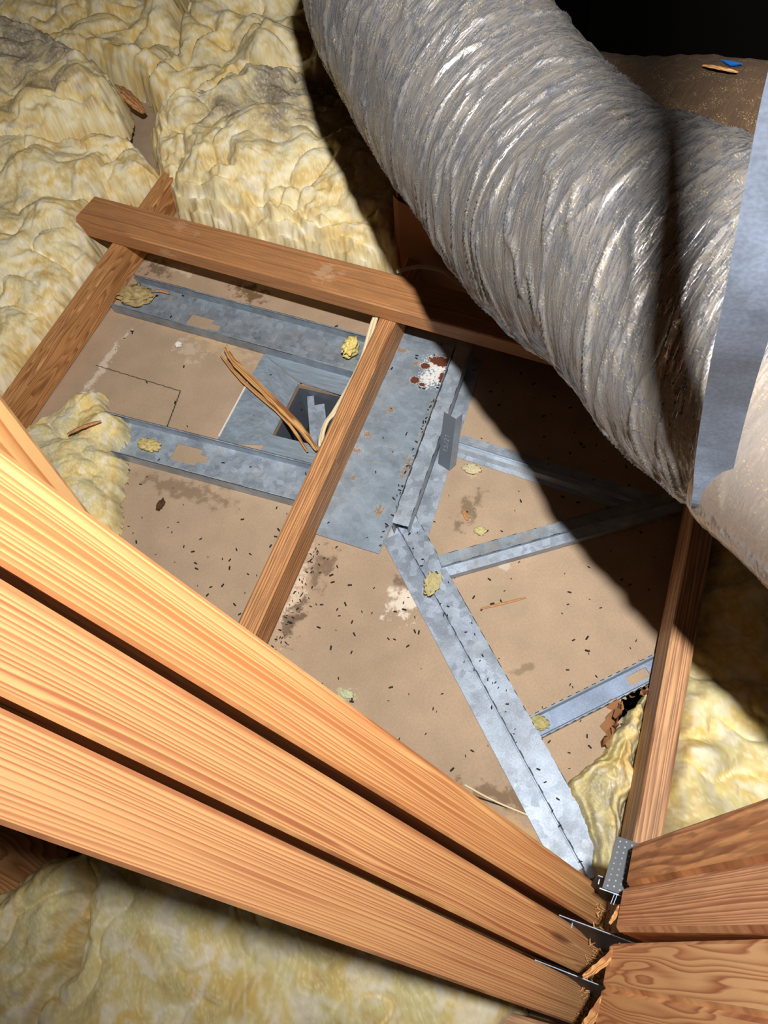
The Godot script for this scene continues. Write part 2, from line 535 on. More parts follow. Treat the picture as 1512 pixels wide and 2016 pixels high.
# ==================================================================== insulation
# a torn batt of fibreglass: plan outline, base height, thickness
func batt(called: String, label: String, poly: Array, y0: float, thick: float, edge: float, sd: int, tint: Dictionary, cell := 0.0045, lump := 0.035, group := "") -> MeshInstance3D:
	var pv := PackedVector2Array(poly)
	var lo := pv[0]
	var hi := pv[0]
	for p in pv:
		lo = lo.min(p)
		hi = hi.max(p)
	lo -= Vector2(0.03, 0.03)
	hi += Vector2(0.03, 0.03)
	var nx := int((hi.x - lo.x) / cell) + 2
	var nz := int((hi.y - lo.y) / cell) + 2
	var n1 := noise(sd, 1.0, 3)
	var n2 := noise(sd + 1, 1.0, 4)
	var n3 := noise(sd + 2, 1.0, 2)
	var nf := noise(sd + 4, 1.0, 2)
	var cr := noise(sd + 3, 1.0, 3)
	var pos := PackedVector3Array()
	var col := PackedColorArray()
	var uv := PackedVector2Array()
	var keep := PackedByteArray()
	var yellow := lin(228, 194, 108)
	var cream := lin(232, 218, 168)
	var white := lin(244, 236, 212)
	var tan := lin(208, 180, 124)
	var grey := lin(150, 140, 124)
	var green := lin(208, 200, 132)
	var m := pv.size()
	for j in nz:
		for i in nx:
			var p := lo + Vector2(i, j) * cell
			var d2 := 1e9
			for k in m:
				var a := pv[k]
				var b := pv[(k + 1) % m]
				var e := b - a
				var t := clampf((p - a).dot(e) / e.length_squared(), 0.0, 1.0)
				d2 = minf(d2, (a + e * t).distance_squared_to(p))
			var sd0 := sqrt(d2)
			if not Geometry2D.is_point_in_polygon(p, pv):
				sd0 = -sd0
			var jit := 0.016 * n1.get_noise_2d(p.x * 9.0, p.y * 9.0) + 0.004 * n2.get_noise_2d(p.x * 34.0, p.y * 34.0)
			var s := sd0 + jit + 0.006
			var inside := s > -cell * 1.2
			keep.append(1 if inside else 0)
			var t := clampf(s / edge, 0.0, 1.0)
			var prof := sqrt(maxf(0.0, 1.0 - pow(1.0 - t, 2.2)))
			# layers show where a side is torn
			var lay := prof * 4.0 + n1.get_noise_2d(p.x * 5.0, p.y * 5.0) * 1.2
			var fl := lay - floorf(lay)
			var stepd := (smoothstep(0.2, 0.95, fl) - fl) / 4.0 * float(tint.get("layers", 0.8)) * (1.0 - smoothstep(0.7, 1.0, t))
			# soft bulges with creases between them
			var ux := p.x + 0.05 * n3.get_noise_2d(p.x * 4.0, p.y * 4.0 + 20.0)
			var uz := p.y + 0.05 * n3.get_noise_2d(p.x * 4.0 + 70.0, p.y * 4.0)
			var body := nf.get_noise_2d(p.x * 3.0 + 30.0, p.y * 3.0) * lump * 1.2
			var bulge := sqrt(absf(nf.get_noise_2d(ux * 4.2 + 5.0, uz * 4.2 + 60.0)) + 0.004) * lump * 0.95
			var bulge2 := sqrt(absf(n3.get_noise_2d(ux * 12.0 + 15.0, uz * 12.0)) + 0.01) * lump * 0.2
			var small := (n3.get_noise_2d(ux * 40.0, uz * 40.0) * 0.0016 + n3.get_noise_2d(p.x * 120.0, p.y * 120.0) * 0.0006) * float(tint.get("rough", 1.2))
			var y := y0 + maxf(0.0, thick * (prof + stepd * 0.6)) + (body + bulge + bulge2 - lump * 0.6 + small) * smoothstep(0.0, 0.5, t)
			if not inside or s < 0.0:
				y = y0
			pos.append(Vector3(p.x, maxf(y, y0), p.y))
			uv.append(p)
			# colour: loft of yellow, cream and white fibres, old grey dust on the upper skin
			var wx := p.x + 0.03 * n3.get_noise_2d(p.x * 9.0, p.y * 9.0)
			var wz := p.y + 0.03 * n3.get_noise_2d(p.x * 9.0 + 50.0, p.y * 9.0)
			var c1 := n1.get_noise_3d(wx * 7.0 + 20.0, y * 14.0, wz * 7.0)
			var c2 := n2.get_noise_3d(wx * 15.0 + 3.0, y * 42.0, wz * 15.0 + 8.0)
			var c3 := n3.get_noise_2d(p.x * 70.0 + 3.0, p.y * 70.0)
			var base: Color = cream.lerp(green, float(tint.get("green", 0.0)))
			var c := base.lerp(yellow, clampf(c1 * 1.6 + float(tint.get("yellow", 0.25)), 0.0, 1.0))
			c = c.lerp(white, clampf(c2 * 2.0 - 0.05 + float(tint.get("white", 0.0)), 0.0, 0.85))
			c = c.lerp(tan, clampf(-c2 * 1.8 - 0.05 + float(tint.get("tan", 0.0)), 0.0, 0.7))
			var g := float(tint.get("grey", 0.0))
			if tint.has("grey_at"):
				var ga: Vector2 = tint.grey_at
				var gr: float = tint.grey_r
				g = clampf(1.4 - p.distance_to(ga) / gr + c1 * 1.2 + c2 * 0.5, 0.0, 1.0) * 0.9
			else:
				g = clampf(g + c1 * -0.6 + c2 * 0.4 - 0.1, 0.0, 0.8)
			c = c.lerp(grey, g)
			# loose fibres lie in drifting strands
			var ang := n3.get_noise_2d(p.x * 3.0 + 12.0, p.y * 3.0) * 5.0
			var fu := p.x * cos(ang) + p.y * sin(ang)
			var fv := -p.x * sin(ang) + p.y * cos(ang)
			var strand := n1.get_noise_3d(fu * 14.0, y * 60.0, fv * 60.0)
			c = c.lerp(white, clampf(strand * 1.1 - 0.08, 0.0, 0.45))
			c *= 1.0 + c3 * 0.06 + strand * 0.10
			c.a = 1.0
			col.append(c)
	var o := put(called, grid_mesh(nx, nz, pos, col, uv, keep, Vector3.UP), mats.fibre)
	tag(o, label, "insulation", group)
	return o

func insulation() -> void:
	var gp := "batts of fibreglass between the ceiling timbers"
	batt("insulation_batt", "yellow fibreglass batt at the far left corner behind the torn grey-topped batt", [Vector2(-3.0, -2.75), Vector2(-2.02, -2.91), Vector2(-1.75, -2.41), Vector2(-1.66, -2.15), Vector2(-1.69, -2.05), Vector2(-1.82, -2.10), Vector2(-1.96, -2.12), Vector2(-2.25, -2.15), Vector2(-2.84, -2.15)], 0.0, 0.14, 0.1, 500, {"yellow": 0.4, "tan": 0.1}, 0.007, 0.05, gp)
	batt("insulation_batt", "crumpled yellow fibreglass folds behind the big rounded batt, left of the silver duct", [Vector2(-1.95, -2.95), Vector2(-1.35, -3.0), Vector2(-1.05, -2.5), Vector2(-0.95, -2.18), Vector2(-1.20, -2.15), Vector2(-1.34, -2.10), Vector2(-1.49, -1.96), Vector2(-1.60, -1.95), Vector2(-1.68, -2.01), Vector2(-1.66, -2.17)], 0.0, 0.15, 0.07, 520, {"yellow": 0.2, "tan": 0.1}, 0.007, 0.06, gp)
	batt("insulation_batt", "cream and yellow fibreglass batt left of the cathedral-grain joist, below the torn batt", [Vector2(-2.15, -1.6), Vector2(-1.85, -1.66), Vector2(-1.75, -1.70), Vector2(-1.66, -1.72), Vector2(-1.61, -1.70), Vector2(-1.60, -1.65), Vector2(-1.57, -1.52), Vector2(-1.53, -1.39), Vector2(-1.46, -1.27), Vector2(-1.45, -1.07), Vector2(-1.46, -0.90), Vector2(-1.46, -0.63), Vector2(-1.86, -0.79)], 0.0, 0.16, 0.08, 540, {"yellow": 0.15, "tan": 0.1, "white": 0.08}, 0.0045, 0.045, gp)
	batt("insulation_batt", "torn fibreglass batt with a grey dusty top and ragged edge, top left corner", [Vector2(-2.57, -2.21), Vector2(-2.23, -2.17), Vector2(-2.04, -2.11), Vector2(-1.87, -2.02), Vector2(-1.75, -1.96), Vector2(-1.71, -1.90), Vector2(-1.69, -1.83), Vector2(-1.73, -1.75), Vector2(-1.81, -1.62), Vector2(-1.91, -1.54), Vector2(-2.14, -1.49), Vector2(-2.5, -1.6)], 0.04, 0.20, 0.11, 560, {"yellow": 0.25, "grey_at": Vector2(-2.15, -2.12), "grey_r": 0.34, "layers": 1.6}, 0.0045, 0.035, gp)
	batt("insulation_batt", "big rounded fibreglass batt with grey upper skin beyond the flat brace", [Vector2(-1.58, -1.84), Vector2(-1.53, -1.95), Vector2(-1.44, -2.05), Vector2(-1.32, -2.14), Vector2(-1.17, -2.18), Vector2(-0.97, -2.04), Vector2(-0.72, -1.80), Vector2(-0.60, -1.70), Vector2(-0.62, -1.60), Vector2(-0.63, -1.47), Vector2(-0.78, -1.465), Vector2(-0.95, -1.48), Vector2(-1.12, -1.50), Vector2(-1.26, -1.525), Vector2(-1.35, -1.55), Vector2(-1.42, -1.62), Vector2(-1.47, -1.68), Vector2(-1.55, -1.77)], 0.0, 0.19, 0.17, 580, {"yellow": 0.05, "tan": 0.08, "white": 0.05, "grey_at": Vector2(-1.15, -2.12), "grey_r": 0.30, "layers": 1.8}, 0.0045, 0.04, gp)
	batt("insulation_tuft", "small heap of loose fibreglass where the brace meets the left batts", [Vector2(-1.79, -1.69), Vector2(-1.68, -1.80), Vector2(-1.52, -1.72), Vector2(-1.46, -1.64), Vector2(-1.50, -1.57), Vector2(-1.60, -1.54), Vector2(-1.67, -1.55)], 0.0, 0.12, 0.08, 600, {"yellow": 0.25, "tan": 0.2}, 0.004, 0.05)
	batt("insulation_tuft", "pale torn fibreglass tuft on the end of the near steel channel", [Vector2(-1.35, -0.75), Vector2(-1.31, -0.81), Vector2(-1.29, -0.86), Vector2(-1.24, -0.88), Vector2(-1.19, -0.83), Vector2(-1.14, -0.83), Vector2(-1.12, -0.78), Vector2(-1.13, -0.74), Vector2(-1.12, -0.73), Vector2(-1.08, -0.72), Vector2(-1.04, -0.63), Vector2(-1.01, -0.55), Vector2(-1.05, -0.48), Vector2(-1.29, -0.5), Vector2(-1.41, -0.69)], 0.0, 0.085, 0.09, 620, {"yellow": 0.0, "green": 0.4, "grey": 0.25, "layers": 0.4}, 0.003, 0.03)
	batt("insulation_batt", "greenish yellow fibreglass batt right of the right joist", [Vector2(0.237, -1.35), Vector2(1.3, -1.35), Vector2(1.3, 0.1), Vector2(0.237, 0.1)], 0.0, 0.14, 0.06, 640, {"yellow": 0.08, "green": 0.55, "white": 0.12, "grey": 0.1, "tan": -0.2, "layers": 0.3}, 0.005, 0.05, gp)
	batt("insulation_tuft", "torn wedge of fibreglass between the diagonal steel angle and right joist", [Vector2(0.189, -0.52), Vector2(0.165, -0.485), Vector2(0.148, -0.44), Vector2(0.135, -0.39), Vector2(0.108, -0.350), Vector2(0.100, -0.325), Vector2(0.150, -0.25), Vector2(0.183, -0.14), Vector2(0.189, -0.14)], 0.0, 0.085, 0.08, 660, {"yellow": 0.1, "green": 0.6, "grey": 0.25, "tan": -0.2, "layers": 1.4, "rough": 3.0}, 0.0018, 0.014)
	batt("insulation_batt", "wide pale fibreglass batt in front of the three planks, bottom of the view", [Vector2(-0.90, -0.06), Vector2(0.10, -0.06), Vector2(0.10, 0.05), Vector2(0.06, 0.10), Vector2(0.07, 0.3), Vector2(-0.57, 0.5), Vector2(-0.63, 0.33), Vector2(-0.60, 0.22), Vector2(-0.63, 0.12)], 0.0, 0.15, 0.05, 680, {"yellow": 0.12, "green": 0.45, "white": 0.15, "tan": -0.25, "layers": 0.4}, 0.0035, 0.03, gp)
	batt("insulation_batt", "lumpy fibreglass batt in the bottom left corner beside the wide pale one", [Vector2(-0.80, 0.19), Vector2(-0.75, 0.12), Vector2(-0.66, 0.05), Vector2(-0.61, 0.13), Vector2(-0.605, 0.22), Vector2(-0.62, 0.33), Vector2(-0.62, 0.45), Vector2(-0.78, 0.5), Vector2(-0.95, 0.25)], 0.0, 0.17, 0.07, 700, {"yellow": 0.2, "green": 0.4, "white": 0.1, "tan": -0.2, "layers": 0.8}, 0.003, 0.03, gp)


# ==================================================================== steel on the floor
func channel(called: String, label: String, a: Vector3, b: Vector3, w: float, lip: float, hole: Array, mat: Material) -> Node3D:
	# an upturned U: flat web on the floor with a knock-out hole, two upright flanges; a-b is the far edge
	var o := thing(called, label, "steel channel", "upturned steel channels beside the vent")
	var t := (b - a).normalized()
	var len := (b - a).length()
	var s := Vector3(-t.z, 0, t.x)
	var th := 0.0012
	var st := begin()
	var y := Vector3(0, th, 0)
	var h0: float = hole[0]
	var h1: float = hole[1]
	var v0: float = hole[2]
	var v1: float = hole[3]
	var tb: float = hole[4]
	for r in [[0.0, h0, 0.0, w], [h1 + tb, len, 0.0, w], [h0, h1, 0.0, v0], [h0, h1, v1, w], [h1, h1 + tb, 0.0, lerpf(v0, v1, 0.3)], [h1, h1 + tb, lerpf(v0, v1, 0.75), w]]:
		hexa(st, a + t * r[0] + s * r[2] + Vector3(0, 0.001, 0), t * (r[1] - r[0]), y, s * (r[3] - r[2]))
	put("web", st.commit(), mat, o)
	for e in 2:
		var f := begin()
		var base := a + s * (0.0 if e == 0 else w) + Vector3(0, 0.001, 0)
		hexa(f, base, t * len, Vector3(0, lip, 0), s * (th if e == 0 else -th))
		hexa(f, base + Vector3(0, lip, 0), t * len, Vector3(0, -th, 0), s * (0.004 if e == 0 else -0.004))
		put("flange", f.commit(), mat, o)
	return o

func sheet_texture(sd: int, rust: bool) -> StandardMaterial3D:
	var w := 256
	var h := 1024
	var cell := noise(sd, 0.05, 1, FastNoiseLite.TYPE_CELLULAR)
	cell.cellular_return_type = FastNoiseLite.RETURN_CELL_VALUE
	var blot := noise(sd + 1, 0.006, 4)
	var fine := noise(sd + 2, 0.09, 4)
	var im := Image.create(w, h, false, Image.FORMAT_RGB8)
	var rg := Image.create(w, h, false, Image.FORMAT_RGB8)
	for y in h:
		for x in w:
			var k := 1.0 + 0.05 * cell.get_noise_2d(x, y) + 0.05 * fine.get_noise_2d(x, y) + 0.14 * blot.get_noise_2d(x, y)
			var c := Color(0.60 * k, 0.66 * k, 0.72 * k)
			var rough := 0.5
			var metal := 0.38
			var d := clampf(fine.get_noise_2d(x * 0.5 + 300.0, y * 0.5) * 2.4 - 0.75 + blot.get_noise_2d(x + 500.0, y), 0.0, 1.0) * 0.6
			c = c.lerp(rgb(150, 122, 86), d)
			metal -= d
			im.set_pixel(x, y, c)
			rg.set_pixel(x, y, Color(rough, clampf(metal, 0, 1), 0))
	if rust:
		# white corrosion and rust blisters near the far end: u, v in pixels, radii
		for sp in [[200, 190, 34, 60, 0], [186, 150, 40, 45, 0], [172, 225, 24, 44, 0], [196, 128, 44, 24, 1], [150, 168, 14, 15, 1], [140, 250, 14, 17, 1], [166, 262, 9, 8, 1], [218, 200, 16, 34, 1], [226, 150, 16, 40, 1], [120, 168, 8, 14, 2], [112, 420, 10, 20, 2], [228, 330, 12, 60, 2], [232, 470, 10, 70, 2], [228, 650, 9, 60, 2], [70, 560, 16, 18, 2], [60, 640, 18, 14, 2], [60, 120, 26, 14, 2], [85, 760, 10, 12, 2], [205, 860, 12, 30, 2]]:
			for y in range(max(0, sp[1] - 80), min(h, sp[1] + 80)):
				for x in range(max(0, sp[0] - 60), min(w, sp[0] + 60)):
					var dx: float = float(x - sp[0]) / sp[2]
					var dy: float = float(y - sp[1]) / sp[3]
					var e := 1.0 - sqrt(dx * dx + dy * dy) + (0.35 if sp[4] == 1 else 1.3) * fine.get_noise_2d(x * 1.2, y * 0.8)
					if e < -0.18:
						continue
					var c := im.get_pixel(x, y)
					if sp[4] == 0 and e > 0.0:
						c = c.lerp(rgb(232, 230, 226), clampf(e * 3.0, 0, 1) * 0.85)
					elif sp[4] == 1:
						c = c.lerp(rgb(112, 58, 36).lerp(rgb(70, 36, 26), clampf(fine.get_noise_2d(x * 3.0, y * 3.0) + 0.3, 0, 1)), 1.0) if e > 0.0 else c.lerp(rgb(225, 220, 214), 0.7)
					elif e > 0.0:
						c = c.lerp(rgb(140, 98, 56), clampf(e * 2.0, 0, 1) * 0.7)
					im.set_pixel(x, y, c)
					if e > 0.0:
						rg.set_pixel(x, y, Color(0.9, 0.0, 0))
	var m := StandardMaterial3D.new()
	m.albedo_texture = img_tex(im)
	var t := img_tex(rg)
	m.roughness = 1.0
	m.roughness_texture = t
	m.roughness_texture_channel = BaseMaterial3D.TEXTURE_CHANNEL_RED
	m.metallic = 1.0
	m.metallic_texture = t
	m.metallic_texture_channel = BaseMaterial3D.TEXTURE_CHANNEL_GREEN
	return m

func flat_sheet(pts: Array, y: float, th: float) -> ArrayMesh:
	# a flat quad sheet of (x, z) corners with thickness, texture along its length
	var st := begin()
	var top := []
	for p in pts:
		top.append(Vector3(p.x, y + th, p.y))
	quad(st, top[0], top[1], top[2], top[3], Vector3.UP, [Vector2(0, 0), Vector2(1, 0), Vector2(1, 1), Vector2(0, 1)])
	var c: Vector3 = (top[0] + top[2]) * 0.5
	var dn := Vector3(0, -th, 0)
	for i in 4:
		var a: Vector3 = top[i]
		var b: Vector3 = top[(i + 1) % 4]
		quad(st, a, b, b + dn, a + dn, (a + b) * 0.5 - c)
	quad(st, top[0] + dn, top[1] + dn, top[2] + dn, top[3] + dn, Vector3.DOWN)
	return st.commit()

func floor_steel() -> void:
	# the two upturned channels left of the middle joist
	channel("steel_channel", "far upturned steel channel with a knock-out hole, nearest the flat wooden brace", Vector3(-1.366, 0, -1.292), Vector3(-0.60, 0, -1.236), 0.121, 0.03, [0.222, 0.292, 0.058, 0.102, 0.03], mats.steel_dull)
	channel("steel_channel", "near upturned steel channel with a knock-out hole, running out of pale fibreglass", Vector3(-1.26, 0, -0.838), Vector3(-0.60, 0, -0.834), 0.105, 0.03, [0.275, 0.345, 0.022, 0.070, 0.022], mats.steel)
	# vent frame: four sheet pieces round an opening with a boot below
	var vf := thing("vent_frame", "pale sheet-metal frame around a square dark vent opening", "vent frame")
	var fs := sheet_texture(811, false)
	put("frame_sheet", flat_sheet([Vector2(-0.895, -1.135), Vector2(-0.766, -1.068), Vector2(-0.766, -0.87), Vector2(-0.895, -0.84)], 0.001, 0.0012), fs, vf)
	put("frame_sheet", flat_sheet([Vector2(-0.895, -1.135), Vector2(-0.56, -1.135), Vector2(-0.56, -1.052), Vector2(-0.766, -1.07)], 0.0025, 0.0012), fs, vf)
	put("frame_sheet", flat_sheet([Vector2(-0.770, -0.90), Vector2(-0.56, -0.90), Vector2(-0.56, -0.838), Vector2(-0.778, -0.838)], 0.0025, 0.0012), fs, vf)
	put("frame_sheet", flat_sheet([Vector2(-0.60, -1.06), Vector2(-0.555, -1.06), Vector2(-0.555, -0.89), Vector2(-0.60, -0.89)], 0.001, 0.0012), fs, vf)
	var white_edge := begin()
	hexa(white_edge, Vector3(-0.8975, 0.0, -1.06), Vector3(0.0035, 0, 0), Vector3(0, 0.004, 0), Vector3(0.001, 0, 0.20))
	var ed := put("edge_strip", white_edge.commit(), mats.plaster, vf)
	ed.set_meta("label", "white painted edge strip")
	for r in [[Vector3(-0.766, -0.16, -1.066), Vector3(0.166, 0, 0), Vector3(0, 0, -0.0012)], [Vector3(-0.766, -0.16, -0.90), Vector3(0.166, 0, 0), Vector3(0, 0, 0.0012)], [Vector3(-0.766, -0.16, -1.066), Vector3(0, 0, 0.166), Vector3(-0.0012, 0, 0)], [Vector3(-0.60, -0.16, -1.066), Vector3(0, 0, 0.166), Vector3(0.0012, 0, 0)]]:
		var st := begin()
		hexa(st, r[0], r[1], Vector3(0, 0.16, 0), r[2])
		put("boot_wall", st.commit(), mats.dark_steel, vf)
	var fl := begin()
	hexa(fl, Vector3(-0.766, -0.162, -1.066), Vector3(0.166, 0, 0), Vector3(0, 0.002, 0), Vector3(0, 0, 0.166))
	put("grille_plate", fl.commit(), mats.tar, vf)
	# slanting damper blades inside the opening
	for b in [[Vector3(-0.745, -0.035, -1.06), Vector3(-0.676, -0.055, -0.91), 0.016], [Vector3(-0.722, -0.045, -1.045), Vector3(-0.655, -0.06, -0.91), 0.026]]:
		var st := begin()
		var d: Vector3 = b[1] - b[0]
		var sd := d.cross(Vector3.UP).normalized()
		hexa(st, b[0], d, sd * -b[2], Vector3(0, -0.0015, 0))
		hexa(st, b[0], d, Vector3(0, -0.02, 0), sd * 0.0015)
		put("damper_blade", st.commit(), mats.steel_blue, vf)
	# large plain sheet between the middle joist and the short steel wall
	var gs := put("steel_sheet", flat_sheet([Vector2(-0.595, -1.312), Vector2(-0.375, -1.30), Vector2(-0.405, -0.668), Vector2(-0.590, -0.676)], 0.0035, 0.0015), sheet_texture(821, true))
	tag(gs, "flat galvanised sheet with rust blisters and white corrosion right of the middle joist", "metal sheet")
	# straight track on the sheet, with the loose strip under it and the offcut stud leaning in
	var tr := thing("steel_track", "straight raised steel track along the right edge of the rusted sheet", "steel track")
	var a := Vector3(-0.4005, 0, -1.262)
	var b := Vector3(-0.3895, 0, -0.725)
	var st := begin()
	fold(st, a, b, Vector3.RIGHT, [Vector2(0, 0.006), Vector2(0, 0.056), Vector2(0.037, 0.056), Vector2(0.037, 0.024)])
	put("track_body", st.commit(), mats.steel, tr)
	var lp := begin()
	fold(lp, a + Vector3(-0.004, 0, 0.02), b + Vector3(-0.004, 0, -0.05), Vector3.RIGHT, [Vector2(0, 0.005), Vector2(0, 0.058)])
	put("track_lip", lp.commit(), mats.steel_dull, tr)
	var sp := put("steel_strip", flat_sheet([Vector2(-0.392, -1.27), Vector2(-0.336, -1.255), Vector2(-0.315, -0.742), Vector2(-0.40, -0.70)], 0.001, 0.0015), mats.steel)
	tag(sp, "flat mottled steel strip lying right of the straight steel track", "metal strip")
	var of := thing("stud_offcut", "short stamped steel stud offcut standing under the straight track", "steel stud")
	var os := begin()
	hexa(os, Vector3(-0.352, 0.003, -0.930), Vector3(0.031, 0, 0.012), Vector3(0.0, 0.12, -0.06), Vector3(0, 0, -0.0012))
	put("stud_web", os.commit(), mats.dark_steel, of)
	os = begin()
	hexa(os, Vector3(-0.321, 0.003, -0.918), Vector3(0.010, 0, -0.02), Vector3(0.0, 0.12, -0.06), Vector3(0, 0, -0.0012))
	put("stud_flange", os.commit(), mats.steel_dull, of)
	var tm := TextMesh.new()
	tm.text = "15/21"
	tm.font_size = 14
	tm.pixel_size = 0.0011
	tm.depth = 0.0004
	var sf := SystemFont.new()
	sf.font_names = PackedStringArray(["Droid Sans Mono"])
	tm.font = sf
	var tx := put("stamped_number", tm, mats.steel, of)
	tx.transform = Transform3D(Basis(Vector3(0.0, 0.894, -0.447), Vector3(-0.93, -0.15, -0.33), Vector3(-0.36, 0.42, 0.83)).orthonormalized(), Vector3(-0.336, 0.062, -0.9515))
	# long diagonal angle with a raised right-hand flange
	var dg := thing("steel_angle", "long diagonal galvanised steel angle running down to the plank joint", "steel angle")
	var da := Vector3(-0.392, 0, -0.745)
	var dv := Vector3(0.156, 0, -0.178) - da
	var dt := dv.normalized()
	var ds := Vector3(-dt.z, 0, dt.x)     # to the near left
	st = begin()
	fold(st, da - ds * 0.048, da - ds * 0.048 + dv, ds, [Vector2(0, 0.004), Vector2(0, 0.022), Vector2(0.048, 0.022), Vector2(0.048, 0.004)])
	put("raised_flange", st.commit(), mats.steel_blue, dg)
	st = begin()
	hexa(st, da + dt * 0.02, dv - dt * 0.04, Vector3(0, 0.0015, 0), ds * 0.042)
	hexa(st, da + dt * 0.02 + Vector3(0, 0.0015, 0), dv - dt * 0.04, Vector3(0, 0.004, 0), ds * 0.002)
	put("flat_flange", st.commit(), mats.steel_blue, dg).position.y = 0.004
	# cross track from the angle towards the right joist
	var ct := thing("steel_track", "steel track running from the diagonal angle into the shadow under the duct", "steel track")
	var ca := Vector3(-0.275, 0, -0.688)
	var cb := Vector3(0.20, 0, -1.010)
	var cs := Vector3(-(cb - ca).normalized().z, 0, (cb - ca).normalized().x)
	st = begin()
	fold(st, ca, cb, cs, [Vector2(-0.001, 0.004), Vector2(-0.001, 0.030), Vector2(0.026, 0.030), Vector2(0.026, 0.022)])
	put("upper_flange", st.commit(), mats.steel_dull, ct)
	st = begin()
	fold(st, ca, cb, cs, [Vector2(0.026, 0.022), Vector2(0.047, 0.020), Vector2(0.047, 0.003)])
	put("lower_flange", st.commit(), mats.steel_blue, ct)
	# hat channel further back
	var hc := thing("hat_channel", "ribbed steel hat channel between the stud offcut and duct shadow", "furring channel", "ribbed furring channels")
	st = begin()
	fold(st, Vector3(-0.322, 0, -1.02), Vector3(0.16, 0, -0.975), Vector3(-0.09, 0, 0.996), [Vector2(-0.004, 0.002), Vector2(0.012, 0.003), Vector2(0.018, 0.014), Vector2(0.030, 0.016), Vector2(0.042, 0.014), Vector2(0.048, 0.003), Vector2(0.060, 0.002)])
	var hcb := put("channel_body", st.commit(), mats.steel, hc)
	var rb := begin()
	fold(rb, Vector3(-0.322, 0, -1.02), Vector3(0.16, 0, -0.975), Vector3(-0.09, 0, 0.996), [Vector2(0.028, 0.0175), Vector2(0.031, 0.019), Vector2(0.034, 0.0175)])
	put("rib", rb.commit(), mats.strap_steel, hcb)
	# short hat channel at the right joist, with a hole near the joist
	var hd := thing("hat_channel", "short pale steel hat channel between the diagonal angle and right joist", "furring channel", "ribbed furring channels")
	var ha := Vector3(-0.02, 0, -0.410)
	var hb := Vector3(0.20, 0, -0.622)
	var ht := (hb - ha).normalized()
	var hs := Vector3(-ht.z, 0, ht.x)
	st = begin()
	fold(st, ha, hb, hs, [Vector2(0.0, 0.002), Vector2(0.0, 0.012), Vector2(0.004, 0.012), Vector2(0.007, 0.004)])
	fold(st, ha, hb, hs, [Vector2(0.040, 0.004), Vector2(0.043, 0.012), Vector2(0.046, 0.012), Vector2(0.046, 0.002)])
	put("rim", st.commit(), mats.steel_dull, hd)
	st = begin()
	var hl := (hb - ha).length()
	for r in [[0.0, hl - 0.085, 0.007, 0.040], [hl - 0.085, hl - 0.04, 0.007, 0.014], [hl - 0.085, hl - 0.04, 0.034, 0.040], [hl - 0.04, hl, 0.007, 0.040]]:
		hexa(st, ha + ht * r[0] + hs * r[2] + Vector3(0, 0.0035, 0), ht * (r[1] - r[0]), Vector3(0, 0.0012, 0), hs * (r[3] - r[2]))
	put("web", st.commit(), mats.strap_steel, hd)


# ==================================================================== timbers near the floor
func joists() -> void:
	var o := timber("ceiling_joist", Vector3(-0.581, 0.121, -0.02), Vector3(-0.579, 0.121, -2.6), Vector3.UP, 0.045, 0.09, mats.joist_red, null, 0.003, 2.0)
	o.position.y = -0.03
	tag(o, "reddish wooden joist standing on edge across the middle, white cable along it", "joist", "ceiling joists")
	o = timber("ceiling_joist", Vector3(0.210, 0.19, -0.10), Vector3(0.210, 0.19, -2.6), Vector3.UP, 0.041, 0.15, mats.joist_right, null, 0.003, 2.0)
	tag(o, "tall wooden joist at the right between plasterboard and greenish insulation", "joist", "ceiling joists")
	o = timber("ceiling_joist", Vector3(-1.414, 0.091, -0.1), Vector3(-1.414, 0.091, -2.6), Vector3.UP, 0.045, 0.09, mats.joist_left, null, 0.003, 2.2)
	tag(o, "wooden joist with arched grain at the left under the end of the brace", "joist", "ceiling joists")
	o = timber("timber_brace", Vector3(-1.545, 0.137, -1.402), Vector3(0.45, 0.137, -1.197), Vector3.UP, 0.112, 0.045, mats.brace, null, 0.003, 1.6)
	tag(o, "flat brown wooden brace with a pale stain lying across the joists", "brace")
	o = timber("timber_block", Vector3(-1.02, 0.10, 0.11), Vector3(-0.71, 0.10, 0.14), Vector3.UP, 0.12, 0.09, mats.joist_left, null, 0.003, 0.5)
	tag(o, "brown block of timber in shadow under the lowest plank, bottom left", "timber block")
	o = timber("timber_block", Vector3(0.05, 0.11, 0.082), Vector3(0.40, 0.11, 0.05), Vector3.UP, 0.06, 0.09, mats.joist_right, null, 0.003, 0.5)
	tag(o, "dark timber in shadow under the lowest plank near the plank joint", "timber block")


# ==================================================================== ducts
const DUCT := [Vector4(-0.890, 0.791, -2.052, 0.200), Vector4(-0.710, 0.771, -1.747, 0.199), Vector4(-0.557, 0.736, -1.481, 0.196), Vector4(-0.412, 0.705, -1.298, 0.191), Vector4(-0.251, 0.669, -1.138, 0.185), Vector4(-0.115, 0.683, -0.977, 0.184), Vector4(0.014, 0.755, -0.826, 0.183), Vector4(0.125, 0.784, -0.699, 0.178), Vector4(0.241, 0.804, -0.594, 0.173), Vector4(0.397, 0.819, -0.467, 0.170), Vector4(0.542, 0.834, -0.400, 0.167), Vector4(0.770, 0.842, -0.315, 0.165)]

func duct_at(path: Array, f: float) -> Vector4:
	var i := clampi(int(f), 1, path.size() - 3)
	var t := f - i
	var a: Vector4 = path[i - 1]
	var b: Vector4 = path[i]
	var c: Vector4 = path[i + 1]
	var d: Vector4 = path[i + 2]
	return 0.5 * (2.0 * b + (c - a) * t + (2.0 * a - 5.0 * b + 4.0 * c - d) * t * t + (3.0 * b - a - 3.0 * c + d) * t * t * t)

